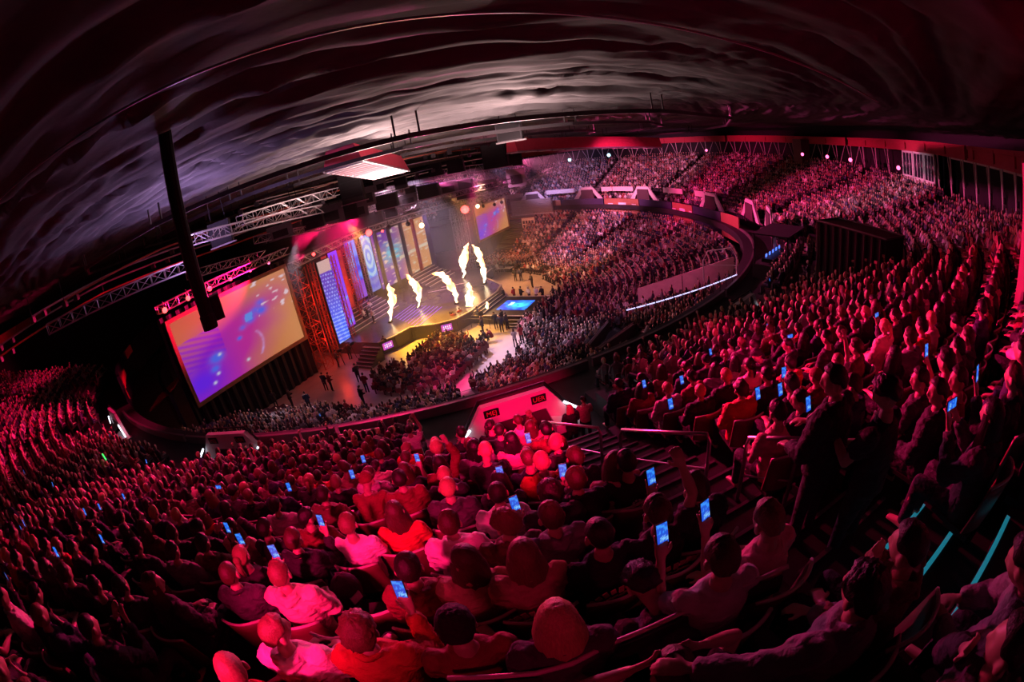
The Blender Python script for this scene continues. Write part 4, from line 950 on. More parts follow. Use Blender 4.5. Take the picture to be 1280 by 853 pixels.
def phone(loc, yaw, pitch, label, landscape=False, st=1.0):
    global ph_me
    t = empty('smartphone', loc, 0, label, 'phone', 'glowing phones held up in the crowd')
    if ph_me is None:
        c = MB().box((0, 0, 0), (.074, .009, .150)); ph_me = [c.mesh('phone_case', PHM), None]
        b = MB(); cols = []; nu, nv = 10, 18
        for jv in range(nv + 1):
            for i in range(nu + 1): b.v.append((-.034 + .068 * i / nu, -.0052, -.07 + .14 * jv / nv)); cols.append(fphone(i / nu, jv / nv))
        for jv in range(nv):
            for i in range(nu): a = jv * (nu + 1) + i; b.f.append((a, a + 1, a + nu + 2, a + nu + 1)); b.m.append(0)
        me = b.mesh('phone_display', emit_attr('phone_glow', st)); at = me.color_attributes.new('col', 'FLOAT_COLOR', 'POINT'); at.data.foreach_set('color', [q for c_ in cols for q in (*c_, 1.0)]); ph_me[1] = me
    t.rotation_euler = (Matrix.Rotation(yaw, 3, 'Z') @ Matrix.Rotation(pitch, 3, 'X') @ Matrix.Rotation(math.pi / 2 if landscape else 0, 3, 'Y')).to_euler()
    link('case', ph_me[0], None, t); link('display', ph_me[1], None, t)
    return t
TOPNAME = {'t_shirt': 't_shirt', 'jacket': 'jacket', 'hoodie': 'hoodie'}
def person(head, pose, hair, top, ctop, chair_, label, group=None, hi=True, yaw=None, ctr=(.02, .02, .03), cat='person', root=None, scale=1.0):
    j, bm_, tr, bl, tl = get_pose(pose)
    base = head if head is not None else root
    if yaw is None: q = S(1, .5) - Vector((base.x, base.y, 0)); yaw = frame((q.x, q.y)) + random.uniform(-.12, .12)
    Rz = Matrix.Rotation(yaw, 3, 'Z')
    if root is None: root = head - Rz @ (j['head'] * scale)
    t = empty('person', root, yaw, label, cat, group); t.scale = (scale,) * 3
    o = link('body', bm_ if hi else bl, None, t)
    o = link(TOPNAME[top], get_top(pose, top)[0 if hi else 1], None, t); o.color = (*ctop, 1)
    o = link('trousers', tr if hi else tl, None, t); o.color = (*ctr, 1)
    h = link({'beanie': 'beanie', 'cap': 'cap'}.get(hair, 'hair'), get_hair(hair)[0 if hi else 1], None, t); h.color = (*chair_, 1)
    h.location = j['head']; h.rotation_euler = (Matrix.Rotation(D(j['yaw']), 3, 'Z') @ Matrix.Rotation(-D(j['pitch']), 3, 'X')).to_euler()
    if hi:
        global eye_me
        if eye_me is None: eye_me = [MB().ball((q * .031, .071, .004), .0115, 8, 6).mesh('eye', EYE, True) for q in (1, -1)]
        for q in eye_me: e = link('eye', q, None, t); e.location = h.location; e.rotation_euler = h.rotation_euler
    if pose.startswith('stand') and hi:
        for k in 'RL':
            MB().tube([j['an' + k] + V(0, -.08, -.045), j['an' + k] + V(0, .0, -.03), j['an' + k] + V(0, .10, -.045), j['an' + k] + V(0, .20, -.06)], [(.04, .045), (.055, .047), (.045, .05), (.025, .04)], 8, side=(0, 0, 1)).build('shoe', BLACKC, t, True)
    return t
def hand_point(t, pose, k):
    j = get_pose(pose)[0]; f = (j['wr' + k] - j['el' + k]).normalized()
    return Vector(t.location) + Matrix.Rotation(t.rotation_euler.z, 3, 'Z') @ ((j['wr' + k] + f * .13 + V(0, .0, .03)) * t.scale.x)
def give_phone(t, pose, k, label, landscape=False):
    if pose == 'both':
        p = (hand_point(t, pose, 'R') + hand_point(t, pose, 'L')) / 2; landscape = True
    else: p = hand_point(t, pose, k)
    return phone(p, t.rotation_euler.z + (.15 if k == 'L' else -.15), -.25, label, landscape)

# colours as the cloth itself has them
CL = {'black': (.015, .015, .02), 'navy': (.02, .03, .07), 'charcoal': (.05, .05, .055), 'grey': (.20, .20, .21), 'pale grey': (.45, .44, .44), 'white': (.80, .78, .76), 'red': (.55, .04, .04), 'maroon': (.20, .02, .03), 'tan': (.42, .28, .18), 'pink': (.65, .30, .35), 'brown': (.16, .08, .05), 'cream': (.68, .58, .46)}
HC = {'dark': (.018, .012, .010), 'brown': (.07, .035, .02), 'light-brown': (.20, .11, .06), 'blonde': (.55, .36, .17), 'black': (.008, .007, .007), 'fair': (.35, .22, .12)}
# seat: curved shell, pan, bracket
def seat_parts():
    b = MB(); vs = []; n_ = 9
    for lay in (0, 1):
        for jv in range(5):
            for i in range(n_ + 1):
                x = (-.5 + i / n_) * .47; z = .46 + .46 * jv / 4 - (.035 * (abs(x) / .235) ** 3 if jv == 4 else 0)
                y = -.235 - .05 * jv / 4 + .09 * (abs(x) / .235) ** 2 - .022 * lay
                vs.append((x, y, z))
    W = n_ + 1; fs = []
    for jv in range(4):
        for i in range(n_):
            a = jv * W + i; fs.append((a, a + 1, a + W + 1, a + W)); q = a + 5 * W; fs.append((q, q + W, q + W + 1, q + 1))
    for i in range(n_): a = 4 * W + i; fs.append((a, a + 1, a + 1 + 5 * W, a + 5 * W))
    for jv in range(4):
        a = jv * W; fs.append((a, a + W, a + W + 5 * W, a + 5 * W)); a = jv * W + n_; fs.append((a, a + 5 * W, a + W + 5 * W, a + W))
    b.add(vs, fs)
    pan = MB(); pan.hexa([(-.21, -.22, .40), (.21, -.22, .40), (.20, .20, .42), (-.20, .20, .42), (-.21, -.22, .45), (.21, -.22, .45), (.20, .20, .455), (-.20, .20, .455)])
    br = MB(); br.box((0, -.2, .2), (.06, .12, .4)); br.box((0, -.1, .37), (.3, .3, .05)); br.box((0, -.2, .015), (.2, .2, .03))
    return b, pan, br
sb_, sp_, sr_ = seat_parts()
rim_ = MB(); rim_.tube([(x_, -.285 + .09 * (abs(x_) / .235) ** 2 - .011, .925 - .035 * (abs(x_) / .235) ** 3) for x_ in [(-.5 + i / 10) * .47 for i in range(11)]], .014, 6)  # pale tube for the light caught along the backrest's top edge
SEAT = (sb_.mesh('backrest', SEATM, True), sp_.mesh('seat_pan', SEATD), sr_.mesh('bracket', BLACK), rim_.mesh('rim', mat('rim_highlight', (.55, .45, .45), .35), True))
def seat(loc, yaw, label):
    t = empty('stadium_seat', loc, yaw, label, 'seat', 'curved plastic seats of the upper tier')
    for n_, m_ in zip(('backrest', 'seat_pan', 'bracket', 'rim'), SEAT): link(n_, m_, None, t)
    return t

# ---- people placed one by one from the photograph: head pixel, pose, hair, hair colour, top, top colour, words
PH = [
 (345, 790, 'lookR', 'short', 'light-brown', 'hoodie', 'white', 'leaning person in a white hoodie, bottom row left of the phone user'),
 (450, 790, 'phoneR', 'curly', 'light-brown', 'jacket', 'red', 'person in a red jacket holding up a phone at the bottom edge'),
 (570, 783, 'rest', 'beanie', 'black', 't_shirt', 'maroon', 'person in a black beanie and maroon top at the bottom edge'),
 (697, 777, 'rest', 'long', 'blonde', 'jacket', 'charcoal', 'blonde long-haired person in a dark jacket, bottom middle'),
 (511, 711, 'rest', 'short', 'dark', 'hoodie', 'maroon', 'person in a maroon hoodie, dark cropped hair, in the curved red-lit seat'),
 (583, 700, 'lookL', 'long', 'brown', 'jacket', 'tan', 'long brown-haired person in a tan jacket right of the maroon hoodie'),
 (435, 656, 'rest', 'short', 'light-brown', 't_shirt', 'white', 'broad-backed person in a bright plain T-shirt above the empty seats'),
 (493, 640, 'rest', 'long', 'brown', 't_shirt', 'red', 'long-backed person in a red shirt right of the bright T-shirt'),
 (562, 655, 'rest', 'short', 'brown', 'jacket', 'white', 'person in a white jacket turned to a neighbour, centre of the red light'),
 (350, 718, 'phoneL', 'short', 'light-brown', 'hoodie', 'cream', 'person in a cream hoodie filming with a phone in the left hand'),
 (367, 675, 'phoneR', 'short', 'brown', 'jacket', 'black', 'dark-jacketed person raising a bare arm with a phone'),
 (331, 661, 'rest', 'short', 'dark', 't_shirt', 'black', 'person in black left of the raised bare arm'),
 (655, 694, 'rest', 'long', 'light-brown', 'jacket', 'tan', 'long-haired person in a tan jacket left of the emblem shirts'),
 (689, 646, 'phoneL', 'short', 'brown', 'hoodie', 'grey', 'person in a grey hoodie with a phone by the left cheek'),
 (688, 617, 'phoneR', 'curly', 'dark', 'jacket', 'charcoal', 'curly-haired person bent over a flat glowing phone'),
 (720, 600, 'rest', 'short', 'brown', 'jacket', 'black', 'black-jacketed person with arms crossed below the railing'),
 (719, 572, 'rest', 'short', 'brown', 't_shirt', 'black', 'person in a black T-shirt sitting at the stairs edge'),
 (749, 668, 'rest', 'crop', 'dark', 't_shirt', 'black', 'person in a black T-shirt with a curved emblem, front one of two'),
 (822, 640, 'armup', 'short', 'brown', 't_shirt', 'black', 'person in a black emblem T-shirt with one fist raised'),
 (870, 610, 'phoneL', 'short', 'brown', 'jacket', 'black', 'broad person in black holding a bright phone at face height'),
 (803, 728, 'bent', 'curly', 'black', 'jacket', 'charcoal', 'dark-haired person in a creased grey jacket bent far forward'),
 (902, 697, 'phoneL', 'short', 'brown', 't_shirt', 'pale grey', 'person in a pale T-shirt filming with a tilted phone, lower right'),
 (960, 650, 'phoneL', 'short', 'light-brown', 't_shirt', 'pink', 'person in a pink T-shirt lifting a phone beside the dark stairs'),
 (768, 579, 'lookR', 'long', 'brown', 'hoodie', 'pink', 'long-haired person in a pink hoodie leaning on a neighbour'),
 (783, 578, 'rest', 'short', 'dark', 't_shirt', 'black', 'person in black with a round pale emblem on the back'),
 (677, 578, 'rest', 'short', 'fair', 'hoodie', 'red', 'fair-haired person in a red hoodie below the portal'),
 (660, 573, 'rest', 'crop', 'brown', 't_shirt', 'navy', 'close-cropped person in a navy T-shirt left of the red hoodie'),
 (695, 554, 'lookR', 'short', 'fair', 'jacket', 'charcoal', 'fair-haired person turning right below the railing end'),
 (622, 617, 'rest', 'crop', 'dark', 't_shirt', 'white', 'dark-haired person in a white T-shirt, centre'),
 (632, 655, 'lookL', 'curly', 'light-brown', 'jacket', 'brown', 'curly-haired person in a brown jacket behind the white T-shirt'),
 (1135, 683, 'chin', 'short', 'dark', 'hoodie', 'brown', 'bearded person in profile with a hand at the mouth, lower right'),
 (1077, 738, 'armout', 'curly', 'black', 'jacket', 'grey', 'dark curly-haired person stretching an arm in a creased sleeve'),
 (1262, 806, 'chin', 'short', 'dark', 'jacket', 'charcoal', 'person in a dark jacket resting the face on a hand, lower right corner'),
 (842, 838, 'headhold', 'short', 'brown', 't_shirt', 'black', 'person with hands clasped behind the head at the bottom edge'),
 (112, 785, 'both', 'crop', 'black', 'jacket', 'black', 'person in black, profile lit red, at the far lower left'),
 (290, 838, 'lookL', 'crop', 'fair', 't_shirt', 'red', 'red-lit person cut by the bottom edge, left'),
 (287, 718, 'rest', 'crop', 'brown', 'jacket', 'charcoal', 'round-headed person in a dark jacket left of the cream hoodie'),
 (254, 680, 'phoneR', 'short', 'dark', 'jacket', 'brown', 'dark-haired person holding a small bright phone, left'),
 (216, 690, 'rest', 'short', 'dark', 'hoodie', 'grey', 'person in a grey hoodie left of the small bright phone'),
 (171, 684, 'rest', 'bun', 'dark', 'jacket', 'charcoal', 'person with tied hair in the dim left rows'),
 (120, 668, 'lookR', 'long', 'black', 'jacket', 'black', 'long-haired dark figure in the dim left rows'),
 (60, 652, 'rest', 'short', 'dark', 'jacket', 'navy', 'dim figure near the left edge, rim-lit head'),
 (207, 632, 'rest', 'short', 'brown', 't_shirt', 'white', 'person in a bright white T-shirt left of the violet glow'),
 (262, 620, 'both', 'long', 'light-brown', 'jacket', 'navy', 'violet-lit person filming with both hands'),
 (330, 600, 'rest', 'short', 'dark', 't_shirt', 'pink', 'person in a glowing pink T-shirt right of the violet glow'),
 (344, 632, 'rest', 'short', 'dark', 'hoodie', 'pale grey', 'person in a pale grey hoodie in the left middle rows'),
 (1150, 475, 'lookL', 'short', 'dark', 'jacket', 'charcoal', 'seated person behind the standing pair, looking left'),
 (1172, 490, 'lookL', 'short', 'dark', 'jacket', 'black', 'dark-haired seated person in profile right of the standing pair'),
 (1198, 475, 'lookL', 'short', 'dark', 't_shirt', 'maroon', 'seated person in profile further right of the standing pair'),
 (1240, 520, 'both', 'long', 'black', 'hoodie', 'charcoal', 'person with raised hands near the right edge'),
 (1000, 500, 'lookL', 'crop', 'dark', 'jacket', 'black', 'cropped-haired person in black left of the lanyard wearer'),
 (972, 515, 'rest', 'short', 'dark', 't_shirt', 'pink', 'person in a pink T-shirt before the right-hand railing'),
 (1280, 700, 'lean', 'short', 'dark', 'jacket', 'grey', 'grey-sleeved person cut by the right edge'),
]
hand = []
def hitR(px, py, h):
    return hit(px, py, h)
for px, py, pose, hr, hc, tp, tc, lab in PH:
    hh = 1.22 if pose != 'bent' else 1.0
    if pose == 'lean': hh = 1.1
    p = hitR(px, py, hh)
    if math.hypot(p.x, p.y) < .9: p = CAM + (p - CAM).normalized() * 2.0
    t = person(p, pose, hr, tp, CL[tc], HC[hc], lab)
    hand.append((t.location.x, t.location.y)); hand.append((p.x, p.y))
    seat(t.location, t.rotation_euler.z, 'curved seat under the ' + ' '.join(lab.split()[:12]).rstrip(','))
    if pose in ('phoneR', 'phoneL', 'both') and px != 112: give_phone(t, pose, pose[-1] if pose != 'both' else 'R', 'phone held by the ' + ' '.join(lab.split()[:12]))
    if 'emblem' in lab:                                # pale printed emblem on the back
        j = get_pose(pose)[0]
        if 'round' in lab:
            for q in range(10):
                a = 2 * math.pi * q / 10; MB().box(V(.05 * math.cos(a), -.222, j['chest'].z + .03 + .05 * math.sin(a)), (.022, .006, .022), rot=Matrix.Rotation(-a, 3, 'Y')).build('emblem_piece', mat('print_pale', (.5, .42, .45), .6), t)
            MB().box(V(0, -.222, j['chest'].z + .03), (.03, .006, .04)).build('emblem_piece', MATS['print_pale'], t)
        else:
            for q in range(9):
                a = (q - 4) * .17; MB().box(V(.30 * math.sin(a), -.222 + .05 * abs(math.sin(a)), j['chest'].z - .26 + .30 * math.cos(a)), (.035, .008, .045 if q % 2 else .06), rot=Matrix.Rotation(a, 3, 'Y')).build('emblem_piece', mat('print_red', (.75, .25, .3), .6), t)
            for q in range(7):
                a = (q - 3) * .2; MB().box(V(.22 * math.sin(a), -.222 + .04 * abs(math.sin(a)), j['chest'].z - .26 + .235 * math.cos(a)), (.045, .008, .014), rot=Matrix.Rotation(a, 3, 'Y')).build('emblem_piece', MATS['print_red'], t)
# the standing pair by the stairs
p = at_d(1043, 476, 2.9); t = person(p, 'stand_staff', 'short', 'jacket', CL['black'], HC['black'], 'standing staff member in a black jacket with lanyard and badge', yaw=.35); hand.append((p.x, p.y))
STAFF = t
j = get_pose('stand_staff')[0]
lan = MB(); lan.tube([j['neck'] + V(-.07, -.03, .05), j['neck'] + V(-.085, .10, -.06), j['chest'] + V(-.05, .185, -.02), j['belly'] + V(0, .20, .06)], .006, 5); lan.tube([j['neck'] + V(.07, -.03, .05), j['neck'] + V(.085, .10, -.06), j['chest'] + V(.05, .185, -.02), j['belly'] + V(0, .20, .06)], .006, 5)
lan.build('lanyard', mat('lanyard', (.6, .55, .55), .6), t); MB().box(j['belly'] + V(0, .205, -.0), (.08, .008, .12)).build('badge', mat('badge', (.6, .3, .35), .5), t)
p = at_d(1108, 492, 2.8); t = person(p, 'stand_phone', 'curly', 't_shirt', CL['black'], HC['black'], 'standing person in a black T-shirt looking down at a phone', yaw=.25); hand.append((p.x, p.y))
phone(hand_point(t, 'stand_phone', 'L') + V(0, 0, .03), .9, -.7, 'small bright phone in the hand of the standing person in black')
for k in range(2): hand.append((STAFF.location.x + .3 * k, STAFF.location.y))
# people standing on the landing behind the railing
for px, py, pose, hr, hc, tp, tc, lab in [(661, 517, 'stand_phone', 'short', 'fair', 'jacket', 'maroon', 'person striding along the landing with a bright phone'), (712, 510, 'stand_staff', 'long', 'blonde', 'jacket', 'black', 'blonde person standing on the landing in front of the red portal'), (729, 500, 'stand_staff', 'short', 'dark', 't_shirt', 'pink', 'dark-haired person standing beside the blonde one on the landing')]:
    p = at_z(px, py, 6.9 + 1.62)
    t = person(p, pose, hr, tp, CL[tc], HC[hc], lab, group='people standing on the landing', hi=True, yaw={661: 1.9, 712: .2, 729: 0}[px])
    if px == 661: phone(hand_point(t, pose, 'L') + V(0, 0, .03), 1.9, -.9, 'bright phone of the person striding along the landing')

# ---- the rest of the stands
def proj(p):
    q = cam.rotation_euler.to_matrix().transposed() @ (Vector(p) - CAM)
    l = q.length; th = math.acos(max(-1, min(1, -q.z / l))); r = 2 * F_PX * math.sin(th / 2); s = math.hypot(q.x, q.y) or 1
    return 640 + q.x / s * r, 426.5 - q.y / s * r
ORD = ['zeroth', 'first', 'second', 'third', 'fourth', 'fifth', 'sixth', 'seventh', 'eighth', 'ninth', 'tenth', 'eleventh', 'twelfth', 'thirteenth', 'fourteenth', 'fifteenth', 'sixteenth', 'seventeenth', 'eighteenth', 'nineteenth', 'twentieth', 'twenty-first', 'twenty-second', 'twenty-third', 'twenty-fourth']
rs = random.Random(11)
spots = []                                             # (R, a, k, tier)
def aisle_d(R, a): return min(abs((a - q + 180) % 360 - 180) for q in AISLES) * math.pi / 180 * R
for k in range(NUP):
    R = UR0 + (k + .5) * DR; da = math.degrees(.54 / R); a = A_MIN + 1
    while a < A_MAX - 1:
        a += da
        ad = aisle_d(R, a)
        if ad < .72 or (R < 41.2 and ad < 2.6) or (R < 43.36 and -81.4 < a < -72.0): continue
        x, y, z = P(R, a, zup(R))
        d = math.hypot(x, y)
        if -52 < a < -44.5 and 39 < R < 45: continue     # room taken by the draped platform
        if d < 1.05: continue
        if any((x - hx) ** 2 + (y - hy) ** 2 < .2 for hx, hy in hand): continue
        if rs.random() < .05: continue
        spots.append([d, R, a, k, x, y, z])
spots.sort()
def azimuth(x, y): return math.degrees(math.atan2(x, y))
indiv = []; rest = []
for s in spots:
    px, py = proj((s[4], s[5], s[6] + 1.2)); vis = -70 <= px < 1350 and -60 <= py < 915
    az = azimuth(s[4], s[5])
    if s[0] < 3.0 and -88 < az < 52 or s[0] < 2.3 and az < 62: continue            # the nearest rows are the ones placed one by one
    if s[0] < 1.6: continue
    if vis and len(indiv) < 300 - len(PH) - 5: indiv.append(s)
    else: rest.append(s)
KP = ['rest', 'rest', 'rest', 'lookL', 'lookR', 'chin', 'lean', 'clap', 'both', 'phoneR', 'phoneL', 'armup']
KW = [10, 10, 8, 3, 3, 2, 3, 2, .5, .45, .45, .3]
CN = list(CL); CWT = [30, 14, 14, 7, 4, 6, 6, 6, 2, 3, 4, 3]
HN = list(HC); ROWC = {}
NAME_A = {0: 'far-left', 1: 'left', 2: 'railed', 3: 'right-hand'}
cnt = {}
for s in sorted(indiv, key=lambda s: (s[3], abs((s[2] - AISLE0)))):
    d, R, a, k, x, y, z = s
    side = 'left' if a < AISLE0 else 'right'; cnt[(k, side)] = n_ = cnt.get((k, side), 0) + 1
    pose = rs.choices(KP, KW)[0]; hn = rs.choice(['dark', 'dark', 'dark', 'brown', 'brown', 'light-brown', 'black', 'blonde', 'black']); hs = rs.choices(['short', 'crop', 'curly', 'long', 'bun', 'beanie', 'cap'], [12, 4, 3, 7, 2, 1.2, 1.2])[0]
    cn = rs.choices(CN, CWT)[0] if d > 4.6 else rs.choice(['black', 'charcoal', 'navy', 'maroon', 'black']); tp = rs.choice(['t_shirt', 'jacket', 'hoodie', 'hoodie', 'jacket'])
    row = NUP - k; 
    rown = ordw(row); sn = ordw(n_)
    hw = {'beanie': 'beanie-wearing', 'cap': 'capped', 'long': 'long-haired', 'curly': 'curly-haired', 'bun': 'pony-tailed'}.get(hs, hn + '-haired')
    lab = '%s person in %s %s, %s row from top, %s %s of railed stairs' % (hw, cn, tp.replace('_', '-'), rown, sn, side)
    q = S(1, .5) - Vector((x, y, 0)); yaw = frame((q.x, q.y)) + rs.uniform(-.2, .2)
    c = CL[cn]; hcx = HC[hn]
    f = rs.uniform(.8, 1.15)
    t = person(None, pose, hs, tp, c, hcx if hs not in ('beanie', 'cap') else c, lab, 'spectators in the nearest rows of the upper tier', d < 4.2, yaw, root=Vector((x, y, z)), scale=rs.uniform(.94, 1.05))
    if pose in ('phoneR', 'phoneL', 'both'): give_phone(t, pose, pose[-1], 'phone of the person %s %s of railed stairs, %s row from top' % (sn, side, rown))
    if d < 8: seat(Vector((x, y, z)), yaw, 'curved seat %s %s of the railed stairs, %s row from top' % (sn, side, rown))

# phones in the photograph's middle rows
for k, (px, py) in enumerate([(361, 609), (440, 593), (454, 574), (625, 591), (1010, 505), (947, 492), (975, 487), (660, 548), (838, 505), (852, 475), (888, 440), (962, 350), (66, 606), (106, 640), (30, 590), (137, 545), (183, 577), (400, 519), (805, 480)]):
    c = hit(px, py, 1.28); 
    if c is None: continue
    q = S(1, .5) - c; phone(c, frame((q.x, q.y)), -.3, 'tiny glowing phone in the crowd, %s of the scattered ones' % ORD[k + 1])

# low-detail people and seats used for the uncountable crowd
def crowd_mats(shift):
    pal = [(.015, .015, .02), (.02, .02, .04), (.5, .48, .48), (.03, .03, .035), (.10, .10, .11), (.3, .05, .06), (.02, .018, .02), (.22, .21, .22), (.05, .06, .14), (.65, .62, .60), (.30, .20, .14), (.02, .02, .02), (.12, .03, .04), (.40, .22, .25), (.04, .04, .05), (.16, .15, .15)]
    return [mat('crowd_skin', (.50, .31, .25), .5), mat('crowd_hair', kind=('ramp', [(.02, .012, .01), (.06, .03, .02), (.015, .01, .01), (.2, .11, .06), (.03, .02, .015), (.45, .30, .15)], 7.3), rough=.45), mat('crowd_cloth', kind=('ramp', pal, 1), rough=.8), mat('crowd_dark', (.02, .02, .03), .8)]
CM = crowd_mats(0)
def simple_person(pose, stand=False, longh=False):
    b = MB(); zb = .50 if not stand else .95; H = V(0, .03, zb + .72)
    yh = rs.uniform(-.5, .5); M = Matrix.Rotation(yh, 3, 'Z')
    nu, nv = 7, 5; vs = []; base = len(b.v)
    for jv in range(nv + 1):
        for i in range(nu):
            ph = math.pi * jv / nv; th = 2 * math.pi * (i + .5) / nu - math.pi / 2 + math.pi / nu * 0
            d = V(math.cos(th) * math.sin(ph), math.sin(th) * math.sin(ph), math.cos(ph)); b.v.append(tuple(H + M @ V(d.x * .088, d.y * .105, d.z * .128)))
    for jv in range(nv):
        for i in range(nu):
            a, c = base + jv * nu + i, base + jv * nu + (i + 1) % nu; th = 2 * math.pi * (i + 1) / nu - math.pi / 2
            face = math.sin(th) > .1 and jv >= 1 or jv >= 4
            b.f.append((a, a + nu, c + nu, c)); b.m.append(0 if face else 1)
    if longh: b.box(H + M @ V(0, -.07, -.13), (.17, .06, .24), yh, 1)
    b.tube([(0, 0, zb - .12), (0, .0, zb + .1), (0, 0, zb + .38), (0, 0, zb + .52), (0, 0, zb + .6)], [(.13, .18), (.12, .16), (.14, .20), (.09, .18), (.05, .06)], 7, 2, side=(0, 1, 0))
    for s in (-1, 1):
        sh = V(s * .19, 0, zb + .47); e = sh + V(s * .05, .08, -.26); w_ = sh + V(-s * .06, .30, -.30)
        if pose == 'up' and s > 0: e = sh + V(.08, .08, .22); w_ = sh + V(.04, .14, .46)
        if pose == 'clap': e = sh + V(s * .06, .14, -.23); w_ = sh + V(-s * .15, .3, -.05)
        b.tube([sh, e], [.06, .05], 4, 2); b.tube([e, w_], [.048, .035], 4, 0 if pose == 'bare' else 2); b.box(w_ + (w_ - e).normalized() * .06, (.06, .10, .08), 0, 0)
        h = V(s * .09, 0, zb)
        kn = V(s * .12, .43, .49) if not stand else V(s * .10, .02, .5); an = V(s * .12, .42, .04) if not stand else V(s * .11, -.01, .04)
        b.tube([h, kn], [.09, .065], 5, 3); b.tube([kn, an], [.062, .05], 5, 3)
        b.box(an + V(0, .06, -.0), (.09, .24, .07), 0, 3)
    return b.mesh('crowd_person', CM, False)
def hidden_collection(name, meshes):
    c = bpy.data.collections.new(name)
    for m_ in meshes:
        o = bpy.data.objects.new(m_.name, m_); c.objects.link(o)
    return c
CSIT = hidden_collection('crowd_source', [simple_person(p, False, l) for p, l in (('rest', 0), ('rest', 1), ('clap', 0), ('bare', 0), ('bare', 1), ('up', 0), ('rest', 0), ('clap', 1))])
CSTAND = hidden_collection('standing_source', [simple_person(p, True, l) for p, l in (('rest', 0), ('bare', 1), ('up', 0), ('clap', 0))])
b = MB(); b.hexa([(-.22, -.27, .45), (.22, -.27, .45), (.22, -.24, .45), (-.22, -.24, .45), (-.23, -.31, .86), (.23, -.31, .86), (.23, -.28, .86), (-.23, -.28, .86)]).box((0, -.02, .43), (.42, .40, .05)).box((0, -.2, .2), (.08, .1, .4))
CSEAT = hidden_collection('seat_source', [b.mesh('plain_seat', SEATM)])
def scatter(name, pts, coll, label, cat):
    me = bpy.data.meshes.new(name); me.from_pydata([p[0] for p in pts], [], []); me.update()
    a1 = me.attributes.new('turn', 'FLOAT', 'POINT'); a1.data.foreach_set('value', [p[1] for p in pts])
    a2 = me.attributes.new('which', 'INT', 'POINT'); a2.data.foreach_set('value', [rs.randrange(64) for p in pts])
    a3 = me.attributes.new('size', 'FLOAT', 'POINT'); a3.data.foreach_set('value', [rs.uniform(.93, 1.06) if len(coll.objects) > 1 else 1.0 for p in pts])
    o = bpy.data.objects.new(name, me); COL.objects.link(o)
    ng = bpy.data.node_groups.new(name, 'GeometryNodeTree'); ng.interface.new_socket('Geometry', in_out='INPUT', socket_type='NodeSocketGeometry'); ng.interface.new_socket('Geometry', in_out='OUTPUT', socket_type='NodeSocketGeometry')
    N = ng.nodes; L = ng.links; gi = N.new('NodeGroupInput'); go = N.new('NodeGroupOutput'); ip = N.new('GeometryNodeInstanceOnPoints'); ci = N.new('GeometryNodeCollectionInfo')
    ci.inputs['Collection'].default_value = coll; ci.inputs['Separate Children'].default_value = True; ci.inputs['Reset Children'].default_value = True
    def attr(nm, ty):
        q = N.new('GeometryNodeInputNamedAttribute'); q.data_type = ty; q.inputs['Name'].default_value = nm; return next(x for x in q.outputs if x.name == 'Attribute' and x.enabled)
    cx = N.new('ShaderNodeCombineXYZ'); L.new(attr('turn', 'FLOAT'), cx.inputs['Z'])
    md = N.new('ShaderNodeMath'); md.operation = 'MODULO'; md.inputs[1].default_value = len(coll.objects); L.new(attr('which', 'INT'), md.inputs[0])
    L.new(gi.outputs[0], ip.inputs['Points']); L.new(ci.outputs[0], ip.inputs['Instance']); ip.inputs['Pick Instance'].default_value = True
    L.new(md.outputs[0], ip.inputs['Instance Index']); L.new(cx.outputs[0], ip.inputs['Rotation']); L.new(attr('size', 'FLOAT'), ip.inputs['Scale']); L.new(ip.outputs[0], go.inputs[0])
    m_ = o.modifiers.new('scatter', 'NODES'); m_.node_group = ng
    tag(o, label, cat, kind='stuff'); return o
crowd = []; seats = []
def face(x, y, j_=.25): q = S(0, .5) - Vector((x, y, 0)); return frame((q.x, q.y)) + rs.uniform(-j_, j_)
for d, R, a, k, x, y, z in rest:
    crowd.append(((x + rs.uniform(-.05, .05), y + rs.uniform(-.05, .05), z), face(x, y)))
for d, R, a, k, x, y, z in indiv + rest:
    if not (d < 8 and (d, R, a, k, x, y, z) in []): 
        if d >= 8: seats.append(((x, y, z), frame(((S(1, .5) - Vector((x, y, 0))).x, (S(1, .5) - Vector((x, y, 0))).y))))
BEI = mat('beige_wall', (.60, .46, .40), .6, noise_scale=2)
WALLS = []
for (xa, ya), (xb, yb), h, lab in [((797, 361), (852, 343), 1.5, 'beige stair wall among the lower seats, left section'), ((853, 343), (917, 321), 1.7, 'beige stair wall among the lower seats, right section'), ((735, 432), (760, 402), 1.0, 'dark stair wall at the triangular gap in the lower seats'), ((745, 438), (792, 405), 1.0, 'right-hand wall of the triangular gap in the lower seats')]:
    q0, q1 = hit(xa, ya, h, zlow), hit(xb, yb, h, zlow); dv = (q1 - q0); L = dv.length; mid = (q0 + q1) / 2
    WALLS.append((q0.x, q0.y, q1.x, q1.y))
    t = empty('stair_wall', mid - V(0, 0, h), 0, lab, 'wall', 'stair walls in the lower tier'); n_ = Vector((-dv.y, dv.x, 0)).normalized() * .09; up = V(0, 0, -h - .5)
    part(MB().hexa([q0 - n_ + up, q1 - n_ + up, q1 + n_ + up, q0 + n_ + up, q0 - n_, q1 - n_, q1 + n_, q0 + n_]), 'wall_slab', BEI if 'beige' in lab else mat('grey_parapet'), t)
    part(MB().tube([q0 + V(0, 0, .12), q1 + V(0, 0, .12)], .03, 5), 'handrail', RAILM if 'beige' not in lab else BLACK, t)
